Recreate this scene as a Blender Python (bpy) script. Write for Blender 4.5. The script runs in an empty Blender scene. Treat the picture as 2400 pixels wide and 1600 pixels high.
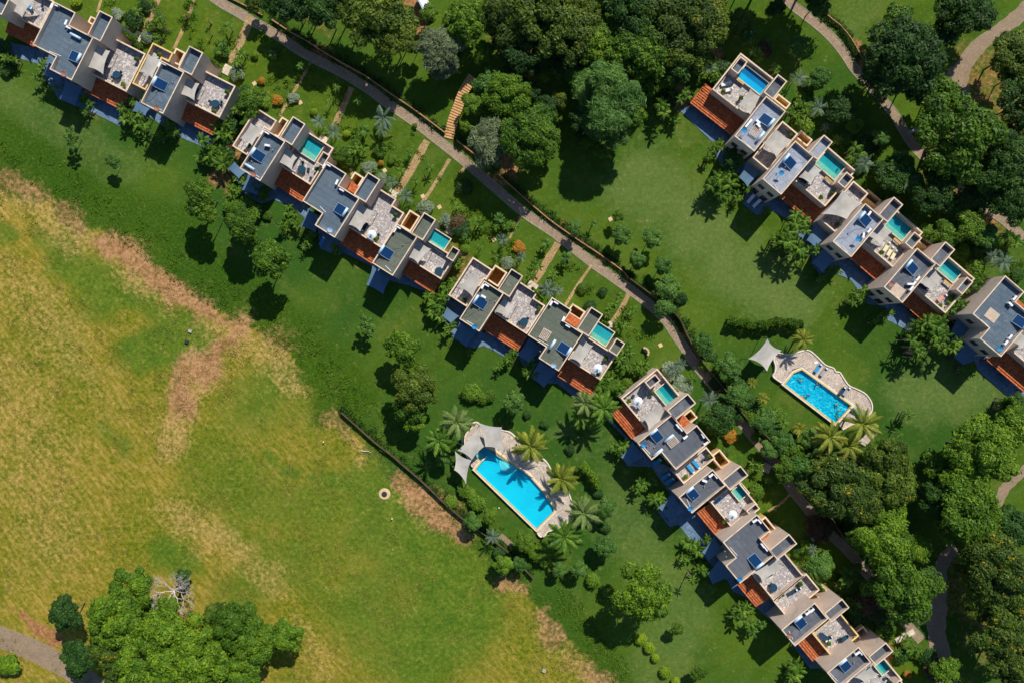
import bpy, math, random
import numpy as np
from mathutils import Vector, Matrix
random.seed(7); rng = np.random.default_rng(11)
R = math.radians; PI = math.pi
S = bpy.context.scene
COL = S.collection
# ---------------------------------------------------------------- camera, sky, sun, exposure
HC = 133.333                                   # drone height above the lawn, metres
cam = bpy.data.objects.new('Camera', bpy.data.cameras.new('Camera')); COL.objects.link(cam)
cam.location = (0, 0, HC); cam.rotation_euler = (0, 0, 0)
cam.data.lens = 24; cam.data.sensor_width = 36; cam.data.clip_start = 1; cam.data.clip_end = 9000
S.camera = cam
SUN_EL = R(43.5); SUN_AZ = math.atan2(0.43, 0.90)     # azimuth from +Y towards +X
W = bpy.data.worlds.new('World'); S.world = W; W.use_nodes = True
wn = W.node_tree; bg = wn.nodes['Background']
sky = wn.nodes.new('ShaderNodeTexSky'); sky.sky_type = 'NISHITA'; sky.sun_disc = False
sky.sun_elevation = SUN_EL; sky.sun_rotation = SUN_AZ; sky.air_density = 1.0; sky.dust_density = 0.3; sky.ozone_density = 5.0
wn.links.new(sky.outputs[0], bg.inputs[0]); bg.inputs[1].default_value = 0.088
sl = bpy.data.lights.new('Sun', 'SUN'); sl.energy = 5.0; sl.angle = R(0.55); sl.color = (1.0, 0.93, 0.82)
sun = bpy.data.objects.new('Sun', sl); COL.objects.link(sun)
sd = Vector((math.sin(SUN_AZ)*math.cos(SUN_EL), math.cos(SUN_AZ)*math.cos(SUN_EL), math.sin(SUN_EL)))
sun.rotation_euler = sd.to_track_quat('Z', 'Y').to_euler(); sun.location = sd*300
S.view_settings.view_transform = 'Standard'; S.view_settings.look = 'None'
S.view_settings.exposure = 0.22; S.view_settings.gamma = 1; S.view_settings.use_curve_mapping = False
S.cycles.max_bounces = 6; S.cycles.diffuse_bounces = 3; S.cycles.transparent_max_bounces = 8; S.cycles.transmission_bounces = 4
# ---------------------------------------------------------------- survey helpers: plan coordinates -> metres
REG = dict(a=(0,0,3.92), b=(500,200,3.92), c=(1000,500,3.92), d=(1350,800,3.92), e=(1600,1150,3.485), f=(1550,100,3.92),
  g=(1800,400,3.92), h=(950,900,3.92), i=(500,0,3.92), j=(1050,0,3.92), k=(1600,0,2.94), l=(0,350,3.136), m=(0,1150,2.94),
  n=(1800,900,3.92), o=(1900,1200,3.92), p=(1100,1150,3.485), q=(700,700,3.92), r=(1650,680,4.126), s=(300,300,3.734),
  t=(0,750,2.94), u=(1040,960,7.128), v=(2100,600,3.92), w=(1900,1350,6.273), x=(1180,700,7.84), y=(780,330,6.819), z=(0,0,1))
def px(reg, x, y):
    ox, oy, s = REG[reg]; return (ox + x/s, oy + y/s)
def P(p, z=0.0):                               # survey point at height z -> world
    k = (HC - z)/HC/12.0
    return Vector(((p[0]-1200)*k, (800-p[1])*k, z))
def PR(reg, x, y, z=0.0): return P(px(reg, x, y), z)
def PL(reg, pts, z=0.0): return [PR(reg, x, y, z) for x, y in pts]
# ---------------------------------------------------------------- mesh helpers
class MB:
    def __init__(s): s.v = []; s.f = []; s.m = []
    def add(s, vs, fs, mi=0):
        b = len(s.v); s.v += [tuple(v) for v in vs]; s.f += [tuple(b+i for i in f) for f in fs]; s.m += [mi]*len(fs)
    def box(s, c, d, rz=0.0, mi=0, tilt=None):
        hx, hy, hz = d[0]/2, d[1]/2, d[2]/2
        M = Matrix.Rotation(rz, 3, 'Z')
        if tilt: M = M @ Matrix.Rotation(tilt, 3, 'X')
        vs = [Vector(c) + M @ Vector((x*hx, y*hy, z*hz)) for z in (-1,1) for x, y in ((-1,-1),(1,-1),(1,1),(-1,1))]
        s.add(vs, [(3,2,1,0),(4,5,6,7),(0,1,5,4),(1,2,6,5),(2,3,7,6),(3,0,4,7)], mi)
    def cyl(s, a, b, r0, r1=None, n=10, mi=0, cap=True):
        a = Vector(a); b = Vector(b); r1 = r0 if r1 is None else r1
        d = (b-a).normalized(); q = d.to_track_quat('Z', 'Y').to_matrix()
        vs = []
        for c, r in ((a, r0), (b, r1)):
            for i in range(n):
                t = 2*PI*i/n; vs.append(c + q @ Vector((math.cos(t)*r, math.sin(t)*r, 0)))
        fs = [(i, (i+1) % n, n+(i+1) % n, n+i) for i in range(n)]
        if cap: fs += [tuple(range(n))[::-1], tuple(range(n, 2*n))]
        s.add(vs, fs, mi)
    def tube(s, pts, rs, n=6, mi=0):
        vs = []; fs = []
        for k, p in enumerate(pts):
            p = Vector(p); d = (Vector(pts[min(k+1, len(pts)-1)]) - Vector(pts[max(k-1, 0)])).normalized()
            q = d.to_track_quat('Z', 'Y').to_matrix()
            for i in range(n):
                t = 2*PI*i/n; vs.append(p + q @ Vector((math.cos(t)*rs[k], math.sin(t)*rs[k], 0)))
            if k:
                for i in range(n): fs.append(((k-1)*n+i, (k-1)*n+(i+1) % n, k*n+(i+1) % n, k*n+i))
        s.add(vs, fs, mi)
    def prism(s, poly, z0, z1, mi=0, top=True, bottom=False):
        n = len(poly); vs = [(p[0], p[1], z0) for p in poly] + [(p[0], p[1], z1) for p in poly]
        fs = [(i, (i+1) % n, n+(i+1) % n, n+i) for i in range(n)]
        if top: fs.append(tuple(range(n, 2*n)))
        if bottom: fs.append(tuple(range(n))[::-1])
        s.add(vs, fs, mi)
    def mesh(s, name, mats, smooth=False):
        me = bpy.data.meshes.new(name); me.from_pydata(s.v, [], s.f)
        for m in (mats if isinstance(mats, (list, tuple)) else [mats]): me.materials.append(m)
        if max(s.m or [0]) > 0: me.polygons.foreach_set('material_index', s.m)
        if smooth: me.polygons.foreach_set('use_smooth', [True]*len(s.f))
        me.update(); return me
    def build(s, name, mats, parent=None, smooth=False):
        return obj(name, s.mesh(name, mats, smooth), parent)
def obj(name, me, parent=None, loc=None, rz=None):
    o = bpy.data.objects.new(name, me); COL.objects.link(o)
    if parent is not None: o.parent = parent
    if loc is not None: o.location = loc
    if rz is not None: o.rotation_euler[2] = rz
    return o
def empty(name, loc=(0,0,0), rz=0.0):
    o = bpy.data.objects.new(name, None); COL.objects.link(o); o.location = loc; o.rotation_euler[2] = rz
    o.empty_display_size = 0.3; return o
def copy_tree(o, parent=None):
    c = o.copy(); COL.objects.link(c); c.parent = parent
    for ch in list(KIDS.get(o.name, [])):
        cc = copy_tree(ch, c); KIDS.setdefault(c.name, []).append(cc)
    return c
KIDS = {}
def kids(root, *chs):
    KIDS.setdefault(root.name, []).extend(chs)
def structure(o): o['kind'] = 'structure'; return o
def stuff(o): o['kind'] = 'stuff'; return o
PENDING = []                                   # (object, description, category, group, zone phrase, sort key)
def tag(o, desc, cat, group=None, zone='', key=0.0):
    o['category'] = cat
    if group: o['group'] = group
    PENDING.append((o, desc, zone, key))
ORD = ['', 'second', 'third', 'fourth', 'fifth', 'sixth', 'seventh', 'eighth', 'ninth', 'tenth', 'eleventh', 'twelfth']
def finish_labels():
    d = {}
    for t in PENDING: d.setdefault((t[1], t[2]), []).append(t)
    for (desc, zone), L in d.items():
        L.sort(key=lambda t: t[3]); n = len(L)
        for i, (o, _, _, _) in enumerate(L):
            base = (desc + ' ' + zone).strip()
            if n == 1: s = base
            elif i == 0: s = base + (', left one' if n == 2 else ', leftmost')
            elif i == n-1: s = base + (', right one' if n == 2 else ', rightmost')
            elif i < n/2: s = base + ', %s from left' % ORD[min(i, 11)]
            else: s = base + ', %s from right' % ORD[min(n-1-i, 11)]
            w = s.split()
            o['label'] = s
# ---------------------------------------------------------------- materials
def newmat(name):
    m = bpy.data.materials.new(name); m.use_nodes = True
    nt = m.node_tree; nt.nodes.clear(); out = nt.nodes.new('ShaderNodeOutputMaterial')
    return m, nt, out
def N(nt, t, **kw):
    n = nt.nodes.new(t)
    for k, v in kw.items(): setattr(n, k, v)
    return n
def noise(nt, vec, scale, detail=4, rough=0.6):
    n = N(nt, 'ShaderNodeTexNoise'); n.inputs['Scale'].default_value = scale; n.inputs['Detail'].default_value = detail
    n.inputs['Roughness'].default_value = rough
    if vec is not None: nt.links.new(vec, n.inputs['Vector'])
    return n
def ramp(nt, fac, stops):
    r = N(nt, 'ShaderNodeValToRGB'); e = r.color_ramp.elements
    while len(e) < len(stops): e.new(0.5)
    for i, (p, c) in enumerate(stops): e[i].position = p; e[i].color = (*c, 1) if len(c) == 3 else c
    nt.links.new(fac, r.inputs[0]); return r
def mixc(nt, fac, a, b, mode='MIX'):
    m = N(nt, 'ShaderNodeMix', data_type='RGBA', blend_type=mode)
    for s, v in ((m.inputs[0], fac), (m.inputs[6], a), (m.inputs[7], b)):
        if isinstance(v, (int, float)): s.default_value = v
        elif isinstance(v, tuple): s.default_value = (*v, 1)
        else: nt.links.new(v, s)
    return m.outputs[2]
def mathn(nt, op, a, b=None, clamp=False):
    m = N(nt, 'ShaderNodeMath', operation=op); m.use_clamp = clamp
    for s, v in ((m.inputs[0], a), (m.inputs[1], b)):
        if v is None: continue
        if isinstance(v, (int, float)): s.default_value = v
        else: nt.links.new(v, s)
    return m.outputs[0]
def smooth(nt, v, lo, hi):
    m = N(nt, 'ShaderNodeMapRange', interpolation_type='SMOOTHSTEP'); nt.links.new(v, m.inputs[0])
    m.inputs[1].default_value = lo; m.inputs[2].default_value = hi; return m.outputs[0]
def pos(nt):
    return N(nt, 'ShaderNodeNewGeometry').outputs['Position']
def surf(nt, out, col, rough=0.9, spec=0.2, bump=None, bs=0.3, metallic=0.0, bd=0.05):
    b = N(nt, 'ShaderNodeBsdfPrincipled')
    if isinstance(col, tuple): b.inputs['Base Color'].default_value = (*col, 1)
    else: nt.links.new(col, b.inputs['Base Color'])
    b.inputs['Roughness'].default_value = rough; b.inputs['Specular IOR Level'].default_value = spec; b.inputs['Metallic'].default_value = metallic
    if bump is not None:
        bp = N(nt, 'ShaderNodeBump'); bp.inputs['Strength'].default_value = bs; bp.inputs['Distance'].default_value = bd
        nt.links.new(bump, bp.inputs['Height']); nt.links.new(bp.outputs[0], b.inputs['Normal'])
    nt.links.new(b.outputs[0], out.inputs[0]); return b
def mottled(name, c1, c2, scale=1.5, rough=0.9, spec=0.2, bs=0.2, fine=12.0, metallic=0.0, dirt=None):
    m, nt, out = newmat(name); p = pos(nt)
    n1 = noise(nt, p, scale, 6, 0.65); n2 = noise(nt, p, fine, 3)
    c = mixc(nt, smooth(nt, n1.outputs[0], 0.35, 0.65), c1, c2)
    c = mixc(nt, 0.35, c, mixc(nt, n2.outputs[0], tuple(x*0.6 for x in c1), tuple(min(1, x*1.35) for x in c2)))
    if dirt:
        n3 = noise(nt, p, scale*0.35, 5, 0.7)
        c = mixc(nt, mathn(nt, 'MULTIPLY', smooth(nt, n3.outputs[0], 0.52, 0.66), 0.7), c, dirt)
    surf(nt, out, c, rough, spec, n2.outputs[0], bs, metallic); return m
def plain(name, c, rough=0.6, spec=0.3, metallic=0.0):
    return mottled(name, tuple(x*0.93 for x in c), c, 3.0, rough, spec, 0.05, 9.0, metallic)
M = {}
M['plaster'] = mottled('plaster_beige_pink', (0.58,0.46,0.37), (0.66,0.53,0.44), 0.8, dirt=(0.46,0.37,0.30))
M['coping'] = mottled('coping_cream', (0.60,0.46,0.33), (0.74,0.59,0.44), 1.2, dirt=(0.36,0.29,0.23))
M['yellow'] = mottled('plaster_yellow', (0.66,0.44,0.14), (0.76,0.54,0.22), 0.8, dirt=(0.5,0.28,0.10))
M['ochre'] = mottled('plaster_ochre_red', (0.50,0.26,0.12), (0.60,0.34,0.17), 0.8)
M['sand'] = mottled('sand', (0.52,0.38,0.20), (0.62,0.46,0.26), 0.7)
M['timber'] = mottled('weathered_timber', (0.42,0.32,0.24), (0.55,0.45,0.36), 2.0)
M['gold_wood'] = mottled('golden_wood', (0.48,0.30,0.10), (0.60,0.42,0.18), 2.0)
M['dark_metal'] = plain('dark_metal', (0.03,0.035,0.04), 0.5)
M['white'] = plain('white_enamel', (0.78,0.80,0.84), 0.4, 0.4)
M['bluewhite'] = plain('pale_blue_tank', (0.45,0.62,0.80), 0.3, 0.5)
M['panel'] = plain('solar_glass_blue', (0.006,0.035,0.11), 0.12, 0.6)
M['alu'] = plain('aluminium_frame', (0.35,0.45,0.55), 0.4, 0.5)
M['blue_cushion'] = plain('blue_cushion', (0.02,0.28,0.58), 0.8)
M['navy'] = plain('navy_canvas', (0.01,0.045,0.10), 0.85)
M['teal_dark'] = plain('dark_teal_cloth', (0.008,0.05,0.09), 0.85)
M['dishblue'] = plain('blue_dish', (0.03,0.30,0.62), 0.5)
M['dishred'] = plain('terracotta_rim', (0.48,0.20,0.12), 0.7)
M['cream'] = plain('cream_cushion', (0.72,0.66,0.42), 0.8)
M['pink'] = plain('pink_cushion', (0.62,0.30,0.26), 0.8)
M['greycloth'] = plain('grey_cushion', (0.30,0.32,0.36), 0.85)
M['whitecloth'] = plain('white_cushion', (0.75,0.75,0.72), 0.85)
M['glass'] = plain('window_glass', (0.02,0.03,0.04), 0.1, 0.6)
M['frame'] = plain('window_frame', (0.16,0.09,0.05), 0.5)
M['trunk'] = mottled('bark', (0.10,0.075,0.05), (0.19,0.15,0.11), 3.0)
M['palmtrunk'] = mottled('palm_bark', (0.22,0.18,0.13), (0.32,0.27,0.20), 5.0)
M['deadwood'] = mottled('bleached_dead_wood', (0.36,0.32,0.30), (0.52,0.48,0.46), 4.0)
M['skin'] = plain('skin_tan', (0.42,0.22,0.14), 0.5)
M['hair'] = plain('dark_hair', (0.02,0.015,0.012), 0.6)
M['swim_a'] = plain('black_swimwear', (0.02,0.02,0.03), 0.7)
M['swim_b'] = plain('red_swimwear', (0.45,0.05,0.04), 0.7)
M['carpaint'] = plain('pale_blue_car_paint', (0.45,0.60,0.72), 0.25, 0.5)
M['tyre'] = plain('tyre_rubber', (0.02,0.02,0.02), 0.8)
M['concrete'] = mottled('weathered_concrete', (0.30,0.27,0.23), (0.42,0.38,0.33), 1.5)
def roofmat(name, c1, c2, stain, ang=32):
    m, nt, out = newmat(name); p = pos(nt)
    n1 = noise(nt, p, 0.35, 6, 0.7); n2 = noise(nt, p, 9, 4, 0.7); n3 = noise(nt, p, 0.9, 7, 0.75)
    c = mixc(nt, smooth(nt, n1.outputs[0], 0.35, 0.65), c1, c2)
    c = mixc(nt, mathn(nt, 'MULTIPLY', smooth(nt, n3.outputs[0], 0.54, 0.64), 0.55), c, stain)
    c = mixc(nt, 0.45, c, mixc(nt, smooth(nt, n2.outputs[0], 0.3, 0.7), tuple(x*0.55 for x in c1), tuple(x*1.5 for x in c2)))
    mp = N(nt, 'ShaderNodeMapping'); nt.links.new(p, mp.inputs[0]); mp.inputs['Rotation'].default_value = (0, 0, R(ang))
    br = N(nt, 'ShaderNodeTexBrick'); nt.links.new(mp.outputs[0], br.inputs['Vector']); br.inputs['Scale'].default_value = 1.0; br.inputs['Brick Width'].default_value = 5.0; br.inputs['Row Height'].default_value = 1.0; br.inputs['Mortar Size'].default_value = 0.035
    br.inputs['Color1'].default_value = (0.92,0.92,0.92,1); br.inputs['Color2'].default_value = (1.08,1.08,1.08,1); br.inputs['Mortar'].default_value = (0.55,0.55,0.6,1)
    c = mixc(nt, 0.7, c, br.outputs[0], 'MULTIPLY')
    n4 = noise(nt, p, 0.22, 7, 0.8); c = mixc(nt, mathn(nt, 'MULTIPLY', smooth(nt, n4.outputs[0], 0.55, 0.60), 0.35), c, tuple(x*1.7 for x in c2))
    surf(nt, out, c, 0.93, 0.15, n2.outputs[0], 0.3); return m
M['roof_blue'] = roofmat('roof_felt_blue_grey', (0.070,0.105,0.140), (0.110,0.145,0.180), (0.045,0.07,0.10))
M['roof_green'] = roofmat('roof_felt_green_grey', (0.090,0.108,0.085), (0.120,0.136,0.110), (0.07,0.085,0.07))
M['roof_pale'] = roofmat('roof_pale_stained', (0.20,0.235,0.30), (0.31,0.34,0.40), (0.09,0.12,0.17), 40)
M['roof_grey'] = roofmat('roof_felt_grey', (0.080,0.092,0.112), (0.115,0.128,0.150), (0.05,0.056,0.07), 50.5)
def stonemat(name, c_lo, c_mid, c_hi, joint, cell=2.6, jw=0.06):
    m, nt, out = newmat(name); p = pos(nt)
    v = N(nt, 'ShaderNodeTexVoronoi'); v.inputs['Scale'].default_value = cell; nt.links.new(p, v.inputs['Vector'])
    e = N(nt, 'ShaderNodeTexVoronoi', feature='DISTANCE_TO_EDGE'); e.inputs['Scale'].default_value = cell; nt.links.new(p, e.inputs['Vector'])
    sep = N(nt, 'ShaderNodeSeparateColor'); nt.links.new(v.outputs['Color'], sep.inputs[0])
    c = ramp(nt, sep.outputs[0], [(0.0, c_lo), (0.5, c_mid), (1.0, c_hi)]).outputs[0]
    n = noise(nt, p, 0.5, 5); c = mixc(nt, mathn(nt, 'MULTIPLY', smooth(nt, n.outputs[0], 0.35, 0.75), 0.55), c, tuple(x*0.55 for x in c_mid))
    n2 = noise(nt, p, 7, 3); c = mixc(nt, 0.3, c, mixc(nt, n2.outputs[0], tuple(x*0.5 for x in c_lo), tuple(min(1,x*1.2) for x in c_hi)))
    j = smooth(nt, e.outputs[0], jw*0.4, jw)
    c = mixc(nt, j, joint, c)
    surf(nt, out, c, 0.9, 0.2, j, 0.35); return m
M['terrace_stone'] = stonemat('crazy_paving_pale', (0.22,0.20,0.22), (0.45,0.41,0.40), (0.74,0.69,0.63), (0.15,0.135,0.145))
M['deck_stone'] = stonemat('pool_deck_crazy_paving', (0.40,0.33,0.27), (0.55,0.46,0.38), (0.70,0.60,0.50), (0.30,0.24,0.20), 2.4)
M['patio_stone'] = stonemat('patio_shadow_blue', (0.09,0.17,0.27), (0.12,0.21,0.32), (0.19,0.27,0.36), (0.06,0.10,0.16), 1.5, 0.04)  # paving colour carries the blue of the shade; sunlit stone is light grey
M['path_stone'] = stonemat('path_cabro', (0.24,0.17,0.11), (0.32,0.235,0.155), (0.42,0.32,0.22), (0.16,0.12,0.085), 4.0, 0.05)
M['garden_path'] = stonemat('garden_path_sand_stone', (0.34,0.19,0.08), (0.42,0.27,0.13), (0.50,0.37,0.20), (0.24,0.17,0.07), 2.2, 0.10)
M['road'] = stonemat('road_murram', (0.23,0.165,0.105), (0.28,0.205,0.135), (0.35,0.26,0.18), (0.19,0.135,0.09), 5.0, 0.03)
M['slab_stone'] = stonemat('step_slab', (0.50,0.42,0.32), (0.62,0.54,0.42), (0.72,0.64,0.52), (0.3,0.25,0.2), 1.2, 0.03)
M['court_soil'] = mottled('court_soil', (0.16,0.08,0.03), (0.26,0.13,0.05), 1.5, dirt=(0.10,0.13,0.03))
def tilemat():
    m, nt, out = newmat('terracotta_tiles'); p = pos(nt)
    v = N(nt, 'ShaderNodeTexVoronoi'); v.inputs['Scale'].default_value = 3.5; nt.links.new(p, v.inputs['Vector'])
    sep = N(nt, 'ShaderNodeSeparateColor'); nt.links.new(v.outputs['Color'], sep.inputs[0])
    c = ramp(nt, sep.outputs[0], [(0, (0.22,0.050,0.020)), (0.5, (0.42,0.100,0.032)), (1, (0.62,0.19,0.065))]).outputs[0]
    n = noise(nt, p, 8, 3); c = mixc(nt, 0.3, c, mixc(nt, n.outputs[0], (0.2,0.05,0.02), (0.7,0.25,0.1)))
    surf(nt, out, c, 0.85, 0.2); return m
M['tile'] = tilemat()
def leafmat(name, lo, mid, hi, extra=None, ext_amt=0.0, trans=0.25, nscale=0.35):
    m, nt, out = newmat(name)
    g = N(nt, 'ShaderNodeNewGeometry'); oi = N(nt, 'ShaderNodeObjectInfo')
    tc = N(nt, 'ShaderNodeTexCoord')
    n = noise(nt, g.outputs['Position'], nscale, 3)
    f = mathn(nt, 'ADD', mathn(nt, 'MULTIPLY', g.outputs['Random Per Island'], 0.38), mathn(nt, 'MULTIPLY', n.outputs[0], 0.62))
    f = mathn(nt, 'ADD', f, mathn(nt, 'MULTIPLY', mathn(nt, 'SUBTRACT', oi.outputs['Random'], 0.5), 0.22), True)
    c = ramp(nt, f, [(0.15, lo), (0.48, mid), (0.85, hi)]).outputs[0]
    if extra:
        n2 = noise(nt, g.outputs['Position'], 0.55, 3, 0.7)
        k = mathn(nt, 'MULTIPLY', smooth(nt, n2.outputs[0], 0.60-ext_amt, 0.72-ext_amt), smooth(nt, g.outputs['Random Per Island'], 0.35, 0.6))
        c = mixc(nt, k, c, extra)
    d = N(nt, 'ShaderNodeBsdfPrincipled'); nt.links.new(c, d.inputs['Base Color']); d.inputs['Roughness'].default_value = 0.6; d.inputs['Specular IOR Level'].default_value = 0.25
    t = N(nt, 'ShaderNodeBsdfTranslucent'); nt.links.new(mixc(nt, 0.5, c, (0.25,0.40,0.02), 'MIX'), t.inputs[0])
    mx = N(nt, 'ShaderNodeMixShader'); mx.inputs[0].default_value = trans
    nt.links.new(d.outputs[0], mx.inputs[1]); nt.links.new(t.outputs[0], mx.inputs[2]); nt.links.new(mx.outputs[0], out.inputs[0]); return m
M['leaf_green'] = leafmat('leaf_green', (0.016,0.050,0.005), (0.056,0.138,0.007), (0.22,0.35,0.014))
M['leaf_dark'] = leafmat('leaf_dark', (0.008,0.030,0.007), (0.022,0.072,0.010), (0.080,0.18,0.018))
M['leaf_olive'] = leafmat('leaf_olive', (0.018,0.040,0.006), (0.055,0.105,0.009), (0.23,0.29,0.022), (0.30,0.24,0.02), 0.0)
M['leaf_yellow'] = leafmat('leaf_yellowing', (0.016,0.040,0.006), (0.048,0.100,0.010), (0.16,0.24,0.018), (0.44,0.34,0.015), 0.05)
M['leaf_pale'] = leafmat('leaf_casuarina', (0.070,0.095,0.045), (0.13,0.17,0.075), (0.22,0.27,0.13), trans=0.15)
M['leaf_feather'] = leafmat('leaf_feathery', (0.026,0.075,0.016), (0.062,0.155,0.024), (0.16,0.29,0.05))
M['leaf_bright'] = leafmat('leaf_bright', (0.045,0.10,0.008), (0.10,0.20,0.012), (0.20,0.34,0.02))
M['leaf_lime'] = leafmat('leaf_lime', (0.11,0.20,0.01), (0.20,0.32,0.012), (0.34,0.46,0.02))
M['leaf_frangi'] = leafmat('leaf_frangipani', (0.022,0.075,0.012), (0.065,0.165,0.022), (0.19,0.33,0.06), (0.36,0.50,0.16), -0.02)
M['leaf_silver'] = leafmat('leaf_silver', (0.07,0.12,0.06), (0.15,0.21,0.12), (0.30,0.37,0.24), trans=0.1)
M['leaf_orange'] = leafmat('leaf_orange', (0.30,0.08,0.01), (0.45,0.22,0.02), (0.28,0.30,0.02))
M['leaf_red'] = leafmat('leaf_dark_red', (0.05,0.022,0.015), (0.09,0.05,0.025), (0.12,0.12,0.03))
M['frond_green'] = leafmat('frond_green', (0.022,0.070,0.010), (0.075,0.175,0.014), (0.24,0.36,0.03))
M['frond_yellow'] = leafmat('frond_yellow', (0.09,0.13,0.012), (0.18,0.22,0.02), (0.40,0.38,0.05))
M['frond_silver'] = leafmat('frond_silver', (0.05,0.10,0.06), (0.10,0.155,0.10), (0.20,0.27,0.18), trans=0.1)
M['frond_pale'] = leafmat('frond_pale_green', (0.07,0.12,0.03), (0.14,0.21,0.05), (0.26,0.34,0.10))
def sailmat(name='shade_cloth', c1=(0.42,0.40,0.36), c2=(0.55,0.53,0.49), c3=(0.25,0.24,0.22), c4=(0.7,0.68,0.64)):
    m, nt, out = newmat(name); p = pos(nt)
    n = noise(nt, p, 0.5, 5); c = mixc(nt, smooth(nt, n.outputs[0], 0.35, 0.65), c1, c2)
    w = noise(nt, p, 14, 2); c = mixc(nt, 0.15, c, mixc(nt, w.outputs[0], c3, c4))
    d = N(nt, 'ShaderNodeBsdfDiffuse'); nt.links.new(c, d.inputs[0]); t = N(nt, 'ShaderNodeBsdfTranslucent'); nt.links.new(c, t.inputs[0])
    mx = N(nt, 'ShaderNodeMixShader'); mx.inputs[0].default_value = 0.18
    nt.links.new(d.outputs[0], mx.inputs[1]); nt.links.new(t.outputs[0], mx.inputs[2]); nt.links.new(mx.outputs[0], out.inputs[0]); return m
M['sail'] = sailmat()
M['sail_shadowed'] = sailmat('shadow_blue_cloth', (0.09,0.18,0.29), (0.13,0.22,0.32), (0.07,0.13,0.21), (0.20,0.27,0.35))  # blue of the villas' shadow put into the cloth colour
def watermat(name, tint, gl=0.25, bump=0.25, sc=3.0):
    m, nt, out = newmat(name); p = pos(nt)
    tr = N(nt, 'ShaderNodeBsdfTransparent'); tr.inputs[0].default_value = (*tint, 1)
    g = N(nt, 'ShaderNodeBsdfGlossy'); g.inputs['Roughness'].default_value = 0.08
    n = noise(nt, p, sc, 3); bp = N(nt, 'ShaderNodeBump'); bp.inputs['Strength'].default_value = bump; bp.inputs['Distance'].default_value = 0.05
    nt.links.new(n.outputs[0], bp.inputs['Height']); nt.links.new(bp.outputs[0], g.inputs['Normal'])
    fr = N(nt, 'ShaderNodeFresnel'); fr.inputs[0].default_value = 1.33; nt.links.new(bp.outputs[0], fr.inputs['Normal'])
    mx = N(nt, 'ShaderNodeMixShader'); nt.links.new(fr.outputs[0], mx.inputs[0])
    nt.links.new(tr.outputs[0], mx.inputs[1]); nt.links.new(g.outputs[0], mx.inputs[2]); nt.links.new(mx.outputs[0], out.inputs[0]); return m
M['water'] = watermat('pool_water', (0.70,1.0,1.0))
M['water_teal'] = watermat('plunge_pool_water', (0.55,0.92,0.95))
def basinmat(name, c1, c2, caustics=0.0, sc=1.6):
    m, nt, out = newmat(name); p = pos(nt)
    n = noise(nt, p, 0.25, 3); c = mixc(nt, smooth(nt, n.outputs[0], 0.35, 0.65), c1, c2)
    if 'mosaic' in name:  # pale cells painted in place of sun caustics and sparkle
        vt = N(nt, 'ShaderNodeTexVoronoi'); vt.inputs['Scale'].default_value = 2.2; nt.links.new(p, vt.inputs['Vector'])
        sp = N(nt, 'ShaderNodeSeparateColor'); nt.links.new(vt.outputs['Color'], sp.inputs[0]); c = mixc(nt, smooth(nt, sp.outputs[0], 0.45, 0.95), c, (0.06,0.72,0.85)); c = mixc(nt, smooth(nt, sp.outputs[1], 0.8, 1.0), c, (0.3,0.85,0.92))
    if caustics:  # pale net of caustic light painted into the basin colour
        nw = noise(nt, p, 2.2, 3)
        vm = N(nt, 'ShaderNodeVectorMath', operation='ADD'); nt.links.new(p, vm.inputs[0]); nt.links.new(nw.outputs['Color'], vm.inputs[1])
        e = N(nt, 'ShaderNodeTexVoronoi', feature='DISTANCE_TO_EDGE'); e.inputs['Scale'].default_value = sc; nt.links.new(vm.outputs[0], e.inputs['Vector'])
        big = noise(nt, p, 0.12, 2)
        k = mathn(nt, 'MULTIPLY', mathn(nt, 'SUBTRACT', 1.0, smooth(nt, e.outputs[0], 0.0, 0.14)), caustics)
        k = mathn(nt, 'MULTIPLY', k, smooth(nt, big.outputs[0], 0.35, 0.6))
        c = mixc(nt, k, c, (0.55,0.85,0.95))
    surf(nt, out, c, 0.7, 0.2); return m
M['basin_cyan'] = basinmat('pool_basin_cyan', (0.01,0.60,0.80), (0.01,0.54,0.76))
M['basin_caustic'] = basinmat('pool_basin_caustic_mosaic', (0.01,0.52,0.72), (0.02,0.66,0.80), 0.0)
M['basin_teal'] = basinmat('plunge_basin_teal', (0.03,0.34,0.38), (0.05,0.42,0.46), 0.12)
M['basin_blue'] = basinmat('plunge_basin_blue', (0.01,0.18,0.42), (0.01,0.24,0.52))
M['ledge'] = mottled('plunge_ledge', (0.40,0.52,0.40), (0.58,0.64,0.48), 1.2)
M['ledge_blue'] = mottled('plunge_ledge_blue', (0.02,0.45,0.75), (0.03,0.52,0.8), 1.2)
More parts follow.
